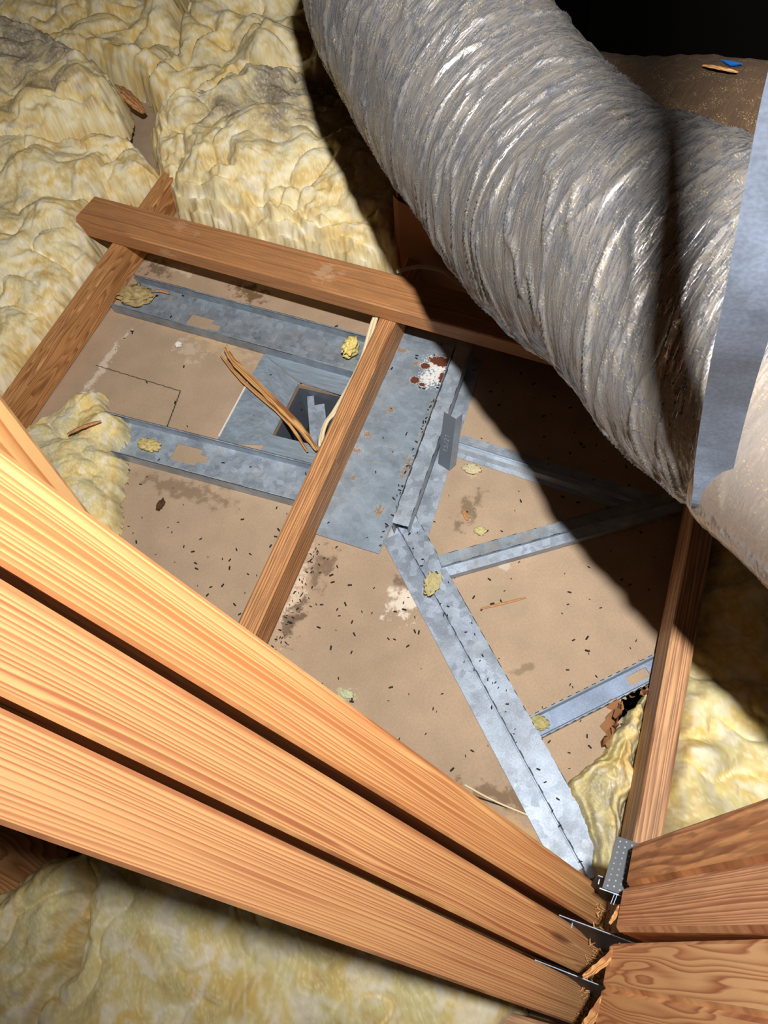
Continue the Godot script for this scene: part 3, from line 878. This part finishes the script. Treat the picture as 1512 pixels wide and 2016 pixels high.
# the skin of a flexible duct from f0 to f1 along its path, th0 to th1 around it
func duct_skin(path: Array, f0: float, f1: float, th0: float, th1: float, nl: int, na: int, extra: float, crumple: float, twist: float, sd: int) -> ArrayMesh:
	var n1 := noise(sd, 1.0, 2)
	var n2 := noise(sd + 1, 1.0, 2)
	var pos := PackedVector3Array()
	var uv := PackedVector2Array()
	var from := PackedVector3Array()
	var s := 0.0
	var last := Vector3.ZERO
	for j in nl:
		var f := lerpf(f0, f1, float(j) / (nl - 1))
		var v := duct_at(path, f)
		var v2 := duct_at(path, f + 0.02)
		var p := Vector3(v.x, v.y, v.z)
		var t := (Vector3(v2.x, v2.y, v2.z) - p).normalized()
		if j > 0:
			s += p.distance_to(last)
		last = p
		from.append(p)
		var u := t.cross(Vector3.UP).normalized()
		var w := u.cross(t).normalized()
		for i in na:
			var th := lerpf(th0, th1, float(i) / (na - 1))
			var dir := u * cos(th) + w * sin(th)
			var ar := th * v.w
			var ss := s + twist * ar
			# sample the noise on the cylinder so that it closes on itself
			var qx := cos(th) * v.w
			var qy := sin(th) * v.w
			var c1 := maxf(0.0, 1.0 - absf(n1.get_noise_3d(ss * 13.0, qx * 3.0, qy * 3.0)) * 5.0)
			var c2 := 1.0 - absf(n2.get_noise_3d(ss * 44.0, qx * 5.0, qy * 5.0 + 40.0)) * 3.0
			var big := n1.get_noise_3d(s * 3.0 + 50.0, qx * 3.0, qy * 3.0)
			var rib := sin(TAU * (s / 0.036 + th / TAU))
			var r := v.w + extra + crumple * (c1 * c1 * 0.0055 + maxf(c2, -0.4) * 0.0007 + big * 0.012 + rib * 0.0006) - crumple * 0.003
			pos.append(p + dir * r)
			uv.append(Vector2(s / 0.9 + twist * ar / 0.9, th / TAU * 2.0))
	var m := grid_mesh(na, nl, pos, PackedColorArray(), uv, PackedByteArray(), Vector3.UP, from)
	var st := SurfaceTool.new()
	st.create_from(m, 0)
	st.generate_tangents()
	return st.commit()

func foil_material(sd: int, tone: Color, dust_tone: Color, dust: float, rough: float, bump: float, metal := 0.75) -> StandardMaterial3D:
	var w := 1024
	var crease := stretched(sd, 0.05, w, w, w, 72, 4)
	var crease2 := stretched(sd + 1, 0.16, w, w, w, 160, 3)
	var spots := noise(sd + 2, 0.02, 4)
	var fine := noise(sd + 3, 0.22, 3)
	var im := Image.create(w, w, false, Image.FORMAT_RGB8)
	var rg := Image.create(w, w, false, Image.FORMAT_RGB8)
	var hm := Image.create(w, w, false, Image.FORMAT_L8)
	for y in w:
		for x in w:
			var a := crease.get_pixel(x, y).r
			var b := crease2.get_pixel(x, y).r
			var fn := fine.get_noise_2d(x, y)
			var d := clampf((b - 0.5) * 1.5 + spots.get_noise_2d(x, y * 0.35) * 0.55 + fn * 0.6 + dust, 0.0, 1.0)
			var c := tone.lerp(dust_tone, d)
			if fn > 0.42 and spots.get_noise_2d(y, x + 300.0) > 0.12:
				c = c.lerp(rgb(226, 206, 150), 0.7)
			im.set_pixel(x, y, c)
			rg.set_pixel(x, y, Color(clampf(rough + d * 0.42 + (b - 0.5) * 0.2, 0.08, 1.0), clampf(metal - d * 0.5, 0.0, 1.0), 0))
			hm.set_pixel(x, y, Color.from_hsv(0, 0, clampf((1.0 - absf(a - 0.5) * 2.4) * 0.6 + (1.0 - absf(b - 0.5) * 2.4) * 0.4, 0, 1)))
	hm.bump_map_to_normal_map(bump)
	var m := StandardMaterial3D.new()
	m.albedo_texture = img_tex(im)
	var t := img_tex(rg)
	m.roughness = 1.0
	m.roughness_texture = t
	m.roughness_texture_channel = BaseMaterial3D.TEXTURE_CHANNEL_RED
	m.metallic = 1.0
	m.metallic_texture = t
	m.metallic_texture_channel = BaseMaterial3D.TEXTURE_CHANNEL_GREEN
	m.normal_enabled = true
	m.normal_texture = img_tex(hm)
	m.normal_scale = 1.0
	return m

func ducts() -> void:
	var d := thing("flexible_duct", "big wrinkled silver foil flexible duct hanging above the plasterboard", "air duct")
	var foil := foil_material(901, rgb(160, 162, 170), rgb(122, 115, 106), 0.46, 0.22, 1.4, 0.75)
	put("foil_sleeve", duct_skin(DUCT, 1.0, 9.9, -PI / 2, PI * 1.5, 640, 260, 0.0, 1.0, 0.25, 911), foil, d)
	var tape := foil_material(931, rgb(182, 172, 164), rgb(146, 132, 120), -0.1, 0.25, 0.6, 0.5)
	var tp := put("foil_tape", duct_skin(DUCT, 7.75, 9.9, -1.0, 1.1, 140, 90, 0.006, 0.25, 0.0, 941), tape, d)
	tp.set_meta("label", "smooth silver foil tape wrapped at the strap")
	# a second duct lies behind
	var path2 := [Vector4(-0.866, 0.213, -2.087, 0.158), Vector4(-0.609, 0.246, -1.953, 0.158), Vector4(-0.347, 0.347, -1.720, 0.158), Vector4(-0.118, 0.477, -1.477, 0.158), Vector4(0.030, 0.558, -1.354, 0.158), Vector4(0.161, 0.609, -1.270, 0.158), Vector4(0.280, 0.652, -1.205, 0.158), Vector4(0.399, 0.695, -1.138, 0.158), Vector4(0.75, 0.74, -0.98, 0.158), Vector4(1.3, 0.78, -0.80, 0.158), Vector4(1.9, 0.8, -0.6, 0.158)]
	var d2 := thing("duct_section", "dusty brown duct lying in the dark behind the silver one", "air duct")
	var dusty := foil_material(951, rgb(88, 68, 48), rgb(72, 54, 38), 0.6, 0.7, 1.0, 0.15)
	put("dusty_sleeve", duct_skin(path2, 1.0, 8.9, -PI / 2, PI * 1.5, 160, 120, 0.0, 0.5, 0.1, 961), dusty, d2)
	var st0 := begin()
	var pm := [Vector3(0.027, 0.721, -1.373), Vector3(0.044, 0.728, -1.360), Vector3(0.062, 0.738, -1.337), Vector3(0.044, 0.733, -1.338)]
	var pn: Vector3 = (pm[1] - pm[0]).cross(pm[3] - pm[0]).normalized()
	if pn.y < 0.0:
		pn = -pn
	for e in [0.0, 0.0015]:
		quad(st0, pm[0] + pn * e, pm[1] + pn * e, pm[2] + pn * e, pm[3] + pn * e, pn)
	put("paint_mark", st0.commit(), mats.blue_paint, d2).set_meta("label", "blue paint mark")
	# steel hanger strap
	var st := begin()
	var pts := smooth_path([Vector3(0.150, 0.66, -0.60), Vector3(0.135, 0.70, -0.52), Vector3(0.121, 0.765, -0.478), Vector3(0.114, 0.805, -0.474), Vector3(0.107, 0.838, -0.474), Vector3(0.098, 0.892, -0.468), Vector3(0.089, 0.952, -0.459), Vector3(0.082, 1.002, -0.449), Vector3(0.076, 1.048, -0.439), Vector3(0.068, 1.116, -0.429), Vector3(0.057, 1.197, -0.424), Vector3(0.047, 1.29, -0.413), Vector3(0.038, 1.5, -0.388), Vector3(0.03, 1.9, -0.345), Vector3(0.03, 2.7, -0.27)], 6)
	var wd := Vector3(0.99, 0.14, 0.015).normalized() * 0.0175
	for i in pts.size() - 1:
		var t: Vector3 = (pts[i + 1] - pts[i]).normalized()
		var n := t.cross(wd).normalized() * 0.0008
		var a: Vector3 = pts[i]
		var b: Vector3 = pts[i + 1]
		quad(st, a - wd + n, b - wd + n, b + wd + n, a + wd + n, n)
		quad(st, a - wd - n, b - wd - n, b + wd - n, a + wd - n, -n)
		quad(st, a - wd + n, b - wd + n, b - wd - n, a - wd - n, -wd)
		quad(st, a + wd + n, b + wd + n, b + wd - n, a + wd - n, wd)
	var o := put("hanger_strap", st.commit(), mats.strap_steel)
	tag(o, "wide blue-grey steel hanger strap holding up the silver duct", "strap")
	# brown boxed board under the duct
	var bx := thing("board_box", "brown boxed board in the shadow between the big batt and the duct", "box")
	st = begin()
	hexa(st, Vector3(-0.625, 0.0, -1.47), Vector3(0.24, 0, 0.10), Vector3(0.0, 0.24, -0.03), Vector3(-0.02, 0, -0.018))
	put("front_board", st.commit(), mats.brown_board, bx)
	st = begin()
	hexa(st, Vector3(-0.625, 0.0, -1.47), Vector3(-0.055, 0, -0.13), Vector3(0.0, 0.24, -0.03), Vector3(0.015, 0, -0.01))
	put("side_board", st.commit(), mats.brown_board, bx)


# ==================================================================== the three-ply girder truss
func girder() -> void:
	var up := Vector3(0.906, 0.423, 0).normalized()
	var g := "sloping planks of the three-ply truss"
	# each: x at y=0.5, x at y=1.2, z at the two heights (middle of the ply)
	var rows := [[0.0762, -0.2506, -0.1073, -0.1020, "ply_a", "farthest of the three sloping orange planks, beside the plasterboard", 0.338], [0.0759, -0.2499, -0.0501, -0.0514, "ply_b", "middle one of the three sloping orange planks, with a small knot", 0.330], [0.0773, -0.2498, 0.0031, -0.0016, "ply_c", "nearest of the three sloping orange planks, above the pale insulation", 0.330]]
	for r in rows:
		var f := func(y: float) -> Vector3:
			var t := (y - 0.5) / 0.7
			return Vector3(lerpf(r[0], r[1], t), y, lerpf(r[2], r[3], t))
		var o := timber("truss_plank", f.call(r[6]), f.call(2.1), up, 0.0455, 0.09, mats[r[4]], null, 0.0025, 1.65)
		tag(o, r[5], "wooden plank", g)
	g = "upright planks of the three-ply truss"
	var upr := Vector3(-1, 0.08, 0).normalized()
	rows = [[0.1344, 0.1764, -0.0975, -0.0980, 0.0455, "post_a", "fine-grained plank right of the joint, farthest of the right-hand three", 0.54], [0.1407, 0.1791, -0.0422, -0.0521, 0.0455, "post_b", "boldly grained plank right of the joint, middle of the right-hand three", 0.50], [0.1406, 0.1772, 0.0030, -0.0068, 0.0455, "post_c", "plank right of the joint in the bottom right corner, nearest of three", 0.50], [0.1340, 0.1780, -0.1435, -0.1435, 0.0455, "scab", "scratched darker board fixed flush behind the right-hand planks", 0.55]]
	for r in rows:
		var f := func(y: float) -> Vector3:
			var t := (y - 0.5) / 0.5
			return Vector3(lerpf(r[0], r[1], t), y, lerpf(r[2], r[3], t))
		var o := timber("truss_post", f.call(r[7]), f.call(2.6), upr, r[4], 0.09, mats[r[5]], null, 0.004, 2.4)
		tag(o, r[6], "wooden plank", g)
	var lp := timber("truss_post", Vector3(-0.4234, 0.0, -0.158), Vector3(-0.243, 2.32, -0.158), Vector3(1, -0.08, 0), 0.046, 0.06, mats.left_post, null, 0.004, 2.8)
	tag(lp, "bright orange timber at the left edge behind the sloping planks", "wooden plank")
	# nail plates: thin toothed steel plates between the plies
	for k in 3:
		var z: float = [-0.1320, -0.0765, -0.0225][k]
		var t := thing("nail_plate", ["thin steel plate edge behind the farthest sloping plank at the joint", "dark steel nail plate in the gap between the farthest and middle planks", "thin steel nail plate in the gap between the middle and nearest planks"][k], "nail plate", "nail plates standing between the plies")
		var st := begin()
		var x0: float = [0.118, 0.085, 0.070][k]
		var x1: float = [0.170, 0.190, 0.185][k]
		var yt: float = [0.465, 0.455, 0.44][k]
		hexa(st, Vector3(x0, yt - 0.10, z + 0.012), Vector3(x1 - x0, 0, 0), Vector3(0, 0.10, -0.012), Vector3(0, 0, 0.0012))
		var npl := put("plate", st.commit(), mats.plate_steel, t)
		st = begin()
		hexa(st, Vector3(x0, yt, z), Vector3(x1 - x0, 0, 0), Vector3(0, 0.0006, 0), Vector3(0, 0, 0.0008))
		put("bright_edge", st.commit(), mats.strap_steel, npl)
		st = begin()
		for i in (8 if k == 0 else 3):
			hexa(st, Vector3(x0 + 0.003 + i * 0.007, yt - 0.012 - 0.01 * (i % 2), z + 0.0012), Vector3(0.0012, 0, 0), Vector3(0, -0.002, 0), Vector3(0, 0, 0.007))
		put("teeth", st.commit(), mats.strap_steel, npl).set_meta("kind", "stuff")
	# perforated plate lying flat at the joint
	var pp := thing("perforated_plate", "perforated steel nail plate with rows of small holes at the plank joint", "nail plate")
	var o0 := Vector3(0.121, 0.5, -0.116)
	var ex := Vector3(0.030, 0.0, 0.0)
	var ez := Vector3(0.005, 0.0, -0.060)
	var st := begin()
	hexa(st, o0, ex, Vector3(0, -0.0012, 0), ez)
	var ppl := put("plate", st.commit(), mats.plate_steel, pp)
	st = begin()
	for i in 4:
		for j in 9:
			var c := o0 + ex * ((i + 0.6) / 4.4) + ez * ((j + 0.5 + 0.25 * (i % 2)) / 9.4)
			hexa(st, c, ex * 0.055, Vector3(0, 0.0008, 0), ez * 0.03)
	put("punched_stubs", st.commit(), mats.steel_dull, ppl).set_meta("kind", "stuff")
	st = begin()
	hexa(st, o0 + ex, Vector3(0.0008, 0, 0), Vector3(0, 0.003, 0), ez)
	put("bright_edge", st.commit(), mats.strap_steel, ppl)
	st = begin()
	hexa(st, o0 + Vector3(-0.003, 0, 0.001), Vector3(0.043, 0, 0.0), Vector3(0, 0.002, 0), Vector3(0, 0, 0.0012))
	for i in 6:
		hexa(st, o0 + Vector3(0.024 + i * 0.0022, -0.002, 0.002), Vector3(0.0008, 0, 0), Vector3(0, -0.001, 0), Vector3(-0.002, 0, 0.011))
	for i in 2:
		hexa(st, o0 + Vector3(0.014 + i * 0.003, -0.002, 0.002), Vector3(0.0008, 0, 0), Vector3(0, -0.001, 0), Vector3(-0.002, 0, 0.011))
	put("bent_teeth", st.commit(), mats.strap_steel, ppl)


# ==================================================================== small and loose things
func sliver(called: String, label: String, pts: Array, r: float, mat: Material, flat := 0.5, category := "wood splinter", group := "") -> void:
	# tapered splinter along points
	var sp := smooth_path(pts, 5)
	var st := begin()
	var n := sp.size()
	var rings := []
	for i in n:
		var a: Vector3 = sp[max(i - 1, 0)]
		var b: Vector3 = sp[min(i + 1, n - 1)]
		var t := (b - a).normalized()
		var u := t.cross(Vector3.UP).normalized()
		var v := u.cross(t)
		var f := float(i) / (n - 1)
		var rr := r * (0.15 + 0.85 * pow(sin(PI * clampf(0.06 + f * 0.88, 0.0, 1.0)), 0.6)) * (1.0 + 0.12 * sin(i * 2.7))
		rings.append([sp[i] - u * rr, sp[i] + v * rr * flat, sp[i] + u * rr * 0.9, sp[i] - v * rr * flat])
	for i in n - 1:
		for k in 4:
			var mid: Vector3 = (rings[i][k] + rings[i][(k + 1) % 4]) * 0.5 - sp[i]
			var f0 := float(i) / n
			var f1 := float(i + 1) / n
			quad(st, rings[i][k], rings[i + 1][k], rings[i + 1][(k + 1) % 4], rings[i][(k + 1) % 4], mid, [Vector2(f0, k * 0.25), Vector2(f1, k * 0.25), Vector2(f1, k * 0.25 + 0.25), Vector2(f0, k * 0.25 + 0.25)])
	for e in [0, n - 1]:
		quad(st, rings[e][0], rings[e][1], rings[e][2], rings[e][3], (sp[0] - sp[1]) if e == 0 else (sp[e] - sp[e - 1]))
	tag(put(called, st.commit(), mat), label, category, group)

func clump(called: String, label: String, at: Vector3, size: Vector3, sd: int, c1: Color, c2: Color, category := "fibre tuft", group := "") -> void:
	var n := noise(sd, 1.0, 3)
	var nl := 26
	var na := 33
	var pos := PackedVector3Array()
	var col := PackedColorArray()
	var uv := PackedVector2Array()
	var from := PackedVector3Array()
	for j in nl:
		var ph := PI * j / (nl - 1)
		from.append(at)
		for i in na:
			var th := TAU * i / (na - 1)
			var d := Vector3(sin(ph) * cos(th), cos(ph), sin(ph) * sin(th))
			var k := 1.0 + 0.55 * n.get_noise_3dv(d * 1.6) + 0.25 * n.get_noise_3dv(d * 5.0)
			pos.append(at + d * size * k)
			var c := c1.lerp(c2, clampf(n.get_noise_3dv(d * 2.5 + Vector3(9, 0, 0)) + 0.5, 0, 1))
			c.a = 1.0
			col.append(c)
			uv.append(Vector2(th, ph))
	tag(put(called, grid_mesh(na, nl, pos, col, uv, PackedByteArray(), Vector3.UP, from), mats.fibre), label, category, group)

func loose_things() -> void:
	# the long broken splinter leaning over the vent, its split end in two
	sliver("wood_splinter", "long split wooden splinter leaning over the square vent opening", [Vector3(-0.985, 0.035, -1.105), Vector3(-0.93, 0.035, -1.06), Vector3(-0.80, 0.033, -0.985), Vector3(-0.70, 0.03, -0.925), Vector3(-0.632, 0.025, -0.875)], 0.010, mats.splinter)
	sliver("wood_splinter", "thin side splinter lying against the long one at the vent", [Vector3(-0.995, 0.02, -1.09), Vector3(-0.90, 0.02, -1.025), Vector3(-0.75, 0.02, -0.945), Vector3(-0.655, 0.02, -0.868)], 0.005, mats.splinter)
	sliver("wood_splinter", "thin reddish splinter lying on the plasterboard right of the diagonal angle", [Vector3(-0.159, 0.004, -0.608), Vector3(-0.12, 0.005, -0.632), Vector3(-0.076, 0.004, -0.660)], 0.0028, mats.joist_red)
	sliver("wood_splinter", "orange splinter at the joint between the middle planks", [Vector3(0.119, 0.505, -0.022), Vector3(0.135, 0.515, -0.042), Vector3(0.150, 0.512, -0.066)], 0.0042, mats.splinter)
	sliver("wood_splinter", "orange splinter at the joint between the nearest planks", [Vector3(0.128, 0.490, 0.030), Vector3(0.138, 0.500, 0.008), Vector3(0.146, 0.505, -0.016)], 0.0055, mats.splinter)
	sliver("wood_splinter", "pale upright splinter at the joint beside the perforated plate", [Vector3(0.132, 0.53, -0.080), Vector3(0.137, 0.53, -0.093), Vector3(0.139, 0.53, -0.102)], 0.0025, mats.splinter)
	sliver("wood_splinter", "orange splinter stuck in the pale tuft on the near channel", [Vector3(-1.21, 0.085, -0.72), Vector3(-1.175, 0.09, -0.75), Vector3(-1.145, 0.088, -0.775)], 0.006, mats.joist_red)
	sliver("wood_splinter", "orange chip inside the far end of the far steel channel", [Vector3(-1.30, 0.01, -1.262), Vector3(-1.27, 0.012, -1.268), Vector3(-1.245, 0.01, -1.266)], 0.005, mats.joist_red)
	sliver("wood_splinter", "short orange chip on the plasterboard below the stud offcut", [Vector3(-0.262, 0.004, -0.828), Vector3(-0.252, 0.005, -0.815), Vector3(-0.243, 0.004, -0.803)], 0.005, mats.joist_red)
	sliver("wood_splinter", "small splinter lying on top of the dusty brown duct", [Vector3(0.002, 0.722, -1.353), Vector3(0.028, 0.734, -1.329), Vector3(0.055, 0.744, -1.305)], 0.006, mats.splinter)
	sliver("wood_splinter", "dark reddish wood end in the gap between the far left batts", [Vector3(-1.86, 0.07, -2.05), Vector3(-1.77, 0.08, -2.0), Vector3(-1.68, 0.06, -1.95)], 0.022, mats.joist_red)
	# white cables
	var c1 := put("electric_cable", tube(smooth_path([Vector3(-0.60, 0.10, -1.32), Vector3(-0.612, 0.085, -1.26), Vector3(-0.612, 0.05, -1.16), Vector3(-0.618, 0.045, -1.07), Vector3(-0.622, 0.04, -0.99), Vector3(-0.638, 0.03, -0.955), Vector3(-0.634, 0.02, -0.91), Vector3(-0.612, 0.02, -0.885), Vector3(-0.59, 0.02, -0.89)], 6), 0.0045, 8, 0.8), mats.cable)
	tag(c1, "white cable hanging along the left side of the middle joist", "cable", "white cables")
	var c1b := put("electric_cable", tube(smooth_path([Vector3(-0.607, 0.10, -1.32), Vector3(-0.622, 0.075, -1.25), Vector3(-0.622, 0.04, -1.16), Vector3(-0.625, 0.035, -1.07), Vector3(-0.634, 0.03, -0.99), Vector3(-0.645, 0.02, -0.95), Vector3(-0.64, 0.0, -0.90), Vector3(-0.612, -0.01, -0.875)], 6), 0.0045, 8, 0.8), mats.cable)
	tag(c1b, "second white cable looping down into the vent beside the joist", "cable", "white cables")
	var c2 := put("electric_cable", tube(smooth_path([Vector3(-0.60, 0.12, -1.385), Vector3(-0.55, 0.125, -1.41), Vector3(-0.49, 0.125, -1.41), Vector3(-0.43, 0.12, -1.38), Vector3(-0.34, 0.11, -1.34)], 6), 0.006, 8, 0.7), mats.cable)
	tag(c2, "white cable curling behind the brace under the duct", "cable", "white cables")
	var c3 := put("electric_cable", tube(smooth_path([Vector3(-0.09, 0.003, -0.262), Vector3(-0.03, 0.003, -0.252), Vector3(0.06, 0.003, -0.246)], 6), 0.002, 6), mats.cable)
	tag(c3, "thin cream wire lying on the plasterboard beside the farthest plank", "cable", "white cables")
	# plaster crumb, empty shell, torn kraft paper
	clump("plaster_crumb", "small white plaster crumb on the plasterboard left of the splinter", Vector3(-1.134, 0.006, -1.104), Vector3(0.010, 0.006, 0.010), 3, lin(236, 232, 224), lin(210, 204, 196), "plaster crumb")
	clump("insect_case", "brown oval insect case lying among droppings below the near channel", Vector3(-0.944, 0.005, -0.642), Vector3(0.008, 0.005, 0.014), 4, lin(96, 72, 52), lin(70, 52, 38), "insect case")
	clump("fibre_tuft", "yellow fibre tuft at the joist end of the far channel", Vector3(-0.668, 0.028, -1.195), Vector3(0.018, 0.02, 0.028), 5, lin(232, 214, 140), lin(214, 196, 120))
	clump("fibre_tuft", "pale tuft lying in the near channel left of its hole", Vector3(-1.05, 0.010, -0.785), Vector3(0.028, 0.008, 0.016), 6, lin(224, 206, 140), lin(170, 150, 100))
	clump("fibre_tuft", "dirty tufts at the left end of the far channel", Vector3(-1.335, 0.012, -1.235), Vector3(0.05, 0.012, 0.035), 7, lin(196, 176, 124), lin(140, 124, 92))
	clump("fibre_tuft", "small pale tuft on the plasterboard near the track strip", Vector3(-0.272, 0.004, -0.936), Vector3(0.020, 0.004, 0.012), 8, lin(206, 196, 166), lin(186, 170, 132))
	clump("fibre_tuft", "greenish tuft on the plasterboard above the cross track", Vector3(-0.210, 0.005, -0.785), Vector3(0.012, 0.005, 0.010), 9, lin(206, 200, 150), lin(180, 172, 120))
	clump("fibre_tuft", "yellowish tuft stuck on the diagonal angle below its upper end", Vector3(-0.268, 0.024, -0.628), Vector3(0.016, 0.003, 0.026), 10, lin(196, 184, 130), lin(166, 156, 120))
	clump("fibre_tuft", "pale green tuft on the plasterboard beside the farthest plank", Vector3(-0.362, 0.004, -0.354), Vector3(0.014, 0.004, 0.008), 12, lin(206, 210, 176), lin(186, 190, 150))
	clump("fibre_tuft", "tuft lying in the short hat channel by the angle", Vector3(0.012, 0.009, -0.415), Vector3(0.018, 0.005, 0.012), 13, lin(190, 180, 130), lin(160, 150, 100))
	var kp := thing("kraft_paper", "torn brown kraft paper curling up beside the right joist", "paper")
	for k in 3:
		var pos := PackedVector3Array()
		var uv := PackedVector2Array()
		var nz := noise(70 + k, 1.0, 2)
		var a: Vector3 = [Vector3(0.128, 0.0, -0.415), Vector3(0.135, 0.0, -0.47), Vector3(0.160, 0.0, -0.52)][k]
		var b: Vector3 = [Vector3(0.130, 0.0, -0.500), Vector3(0.172, 0.0, -0.545), Vector3(0.184, 0.0, -0.545)][k]
		for j in 12:
			var f := j / 11.0
			for i in 8:
				var g := i / 7.0
				var p: Vector3 = a.lerp(b, f) + Vector3(0.020 * sin(g * 2.4), 0.002 + 0.035 * g * (0.5 + 0.5 * sin(f * 3.0)), 0.006 * g)
				p += Vector3(nz.get_noise_2d(f * 5.0, g * 3.0), nz.get_noise_2d(f * 5.0 + 9.0, g * 3.0), nz.get_noise_2d(f * 5.0, g * 3.0 + 9.0)) * 0.012
				pos.append(p)
				uv.append(Vector2(f, g))
		put(["paper_flap", "tar_backing", "paper_flap"][k], grid_mesh(8, 12, pos, PackedColorArray(), uv, PackedByteArray(), Vector3(-1, 1, 0)), mats.tar if k == 1 else mats.kraft, kp)
	# splintered rubbish packed in the joint
	var rng := RandomNumberGenerator.new()
	rng.seed = 77
	var st := begin()
	for k in 320:
		var z := rng.randf_range(-0.11, 0.04)
		var px := rng.randf_range(0.132, 0.172)
		var p := Vector3(px, 0.5 - (px - 0.0762) / 0.467 + rng.randf_range(0.002, 0.014), z)
		var d := Vector3(rng.randf_range(-1, 1), rng.randf_range(-0.4, 1), rng.randf_range(-1, 1)).normalized() * rng.randf_range(0.002, 0.009)
		var s := d.cross(Vector3(0.3, 1, 0.2)).normalized() * rng.randf_range(0.0004, 0.0016)
		hexa(st, p, d, s, d.cross(s).normalized() * 0.0008)
	var jd := put("joint_debris", st.commit(), mats.splinter)
	tag(jd, "straw-coloured chips packed into the gap of the plank joint", "debris", "", "stuff")
	# rodent droppings, too many to count
	var cap := CapsuleMesh.new()
	cap.radius = 0.0019
	cap.height = 0.0100
	cap.radial_segments = 6
	cap.rings = 2
	var mm := MultiMesh.new()
	mm.transform_format = MultiMesh.TRANSFORM_3D
	mm.mesh = cap
	var spots := []
	for k in 900:
		var p := Vector3(rng.randf_range(-1.3, 0.18), 0.0022, rng.randf_range(-1.3, -0.2))
		var w := 0.16
		if p.x > -0.55 and p.z > -0.66:
			w = 0.75
		elif p.x > -0.3:
			w = 0.5
		elif p.z > -0.72 and p.x < -0.6:
			w = 0.95
		elif p.x > -0.66 and p.x < -0.41:
			w = 0.35
		if rng.randf() < w:
			if p.x > -0.66 and p.x < -0.41 and p.z < -0.67:
				p.y = 0.0072
			if p.z > -1.30 and p.z < -1.16 and p.x < -0.6:
				p.y = 0.0042
			spots.append([p, rng.randf_range(0.35, 1.05), rng.randf() * TAU])
	for k in 60:
		spots.append([Vector3(-0.408 + rng.randf_range(-0.012, 0.004), 0.008, rng.randf_range(-1.25, -0.68)), rng.randf_range(0.4, 0.9), rng.randf() * TAU])
	for k in 70:
		spots.append([Vector3(-0.552 + absf(rng.randfn(0, 0.02)), 0.002, rng.randf_range(-0.66, -0.38)), rng.randf_range(0.3, 0.8), rng.randf() * TAU])
	for k in 40:
		var f := rng.randf()
		spots.append([Vector3(lerpf(-0.38, 0.14, f), 0.026, lerpf(-0.76, -0.2, f)) + Vector3(rng.randf_range(-0.02, 0.02), 0, rng.randf_range(-0.02, 0.02)), rng.randf_range(0.3, 0.8), rng.randf() * TAU])
	mm.instance_count = spots.size()
	for k in spots.size():
		var s: float = spots[k][1]
		mm.set_instance_transform(k, Transform3D(Basis(Vector3.UP, spots[k][2]) * Basis(Vector3.RIGHT, PI / 2) * Basis.from_scale(Vector3(s, s, s)), spots[k][0]))
	var dr := MultiMeshInstance3D.new()
	dr.name = numbered("droppings")
	dr.multimesh = mm
	dr.material_override = mats.dropping
	add_child(dr)
	tag(dr, "small black rodent droppings scattered over the plasterboard and steel", "droppings", "", "stuff")
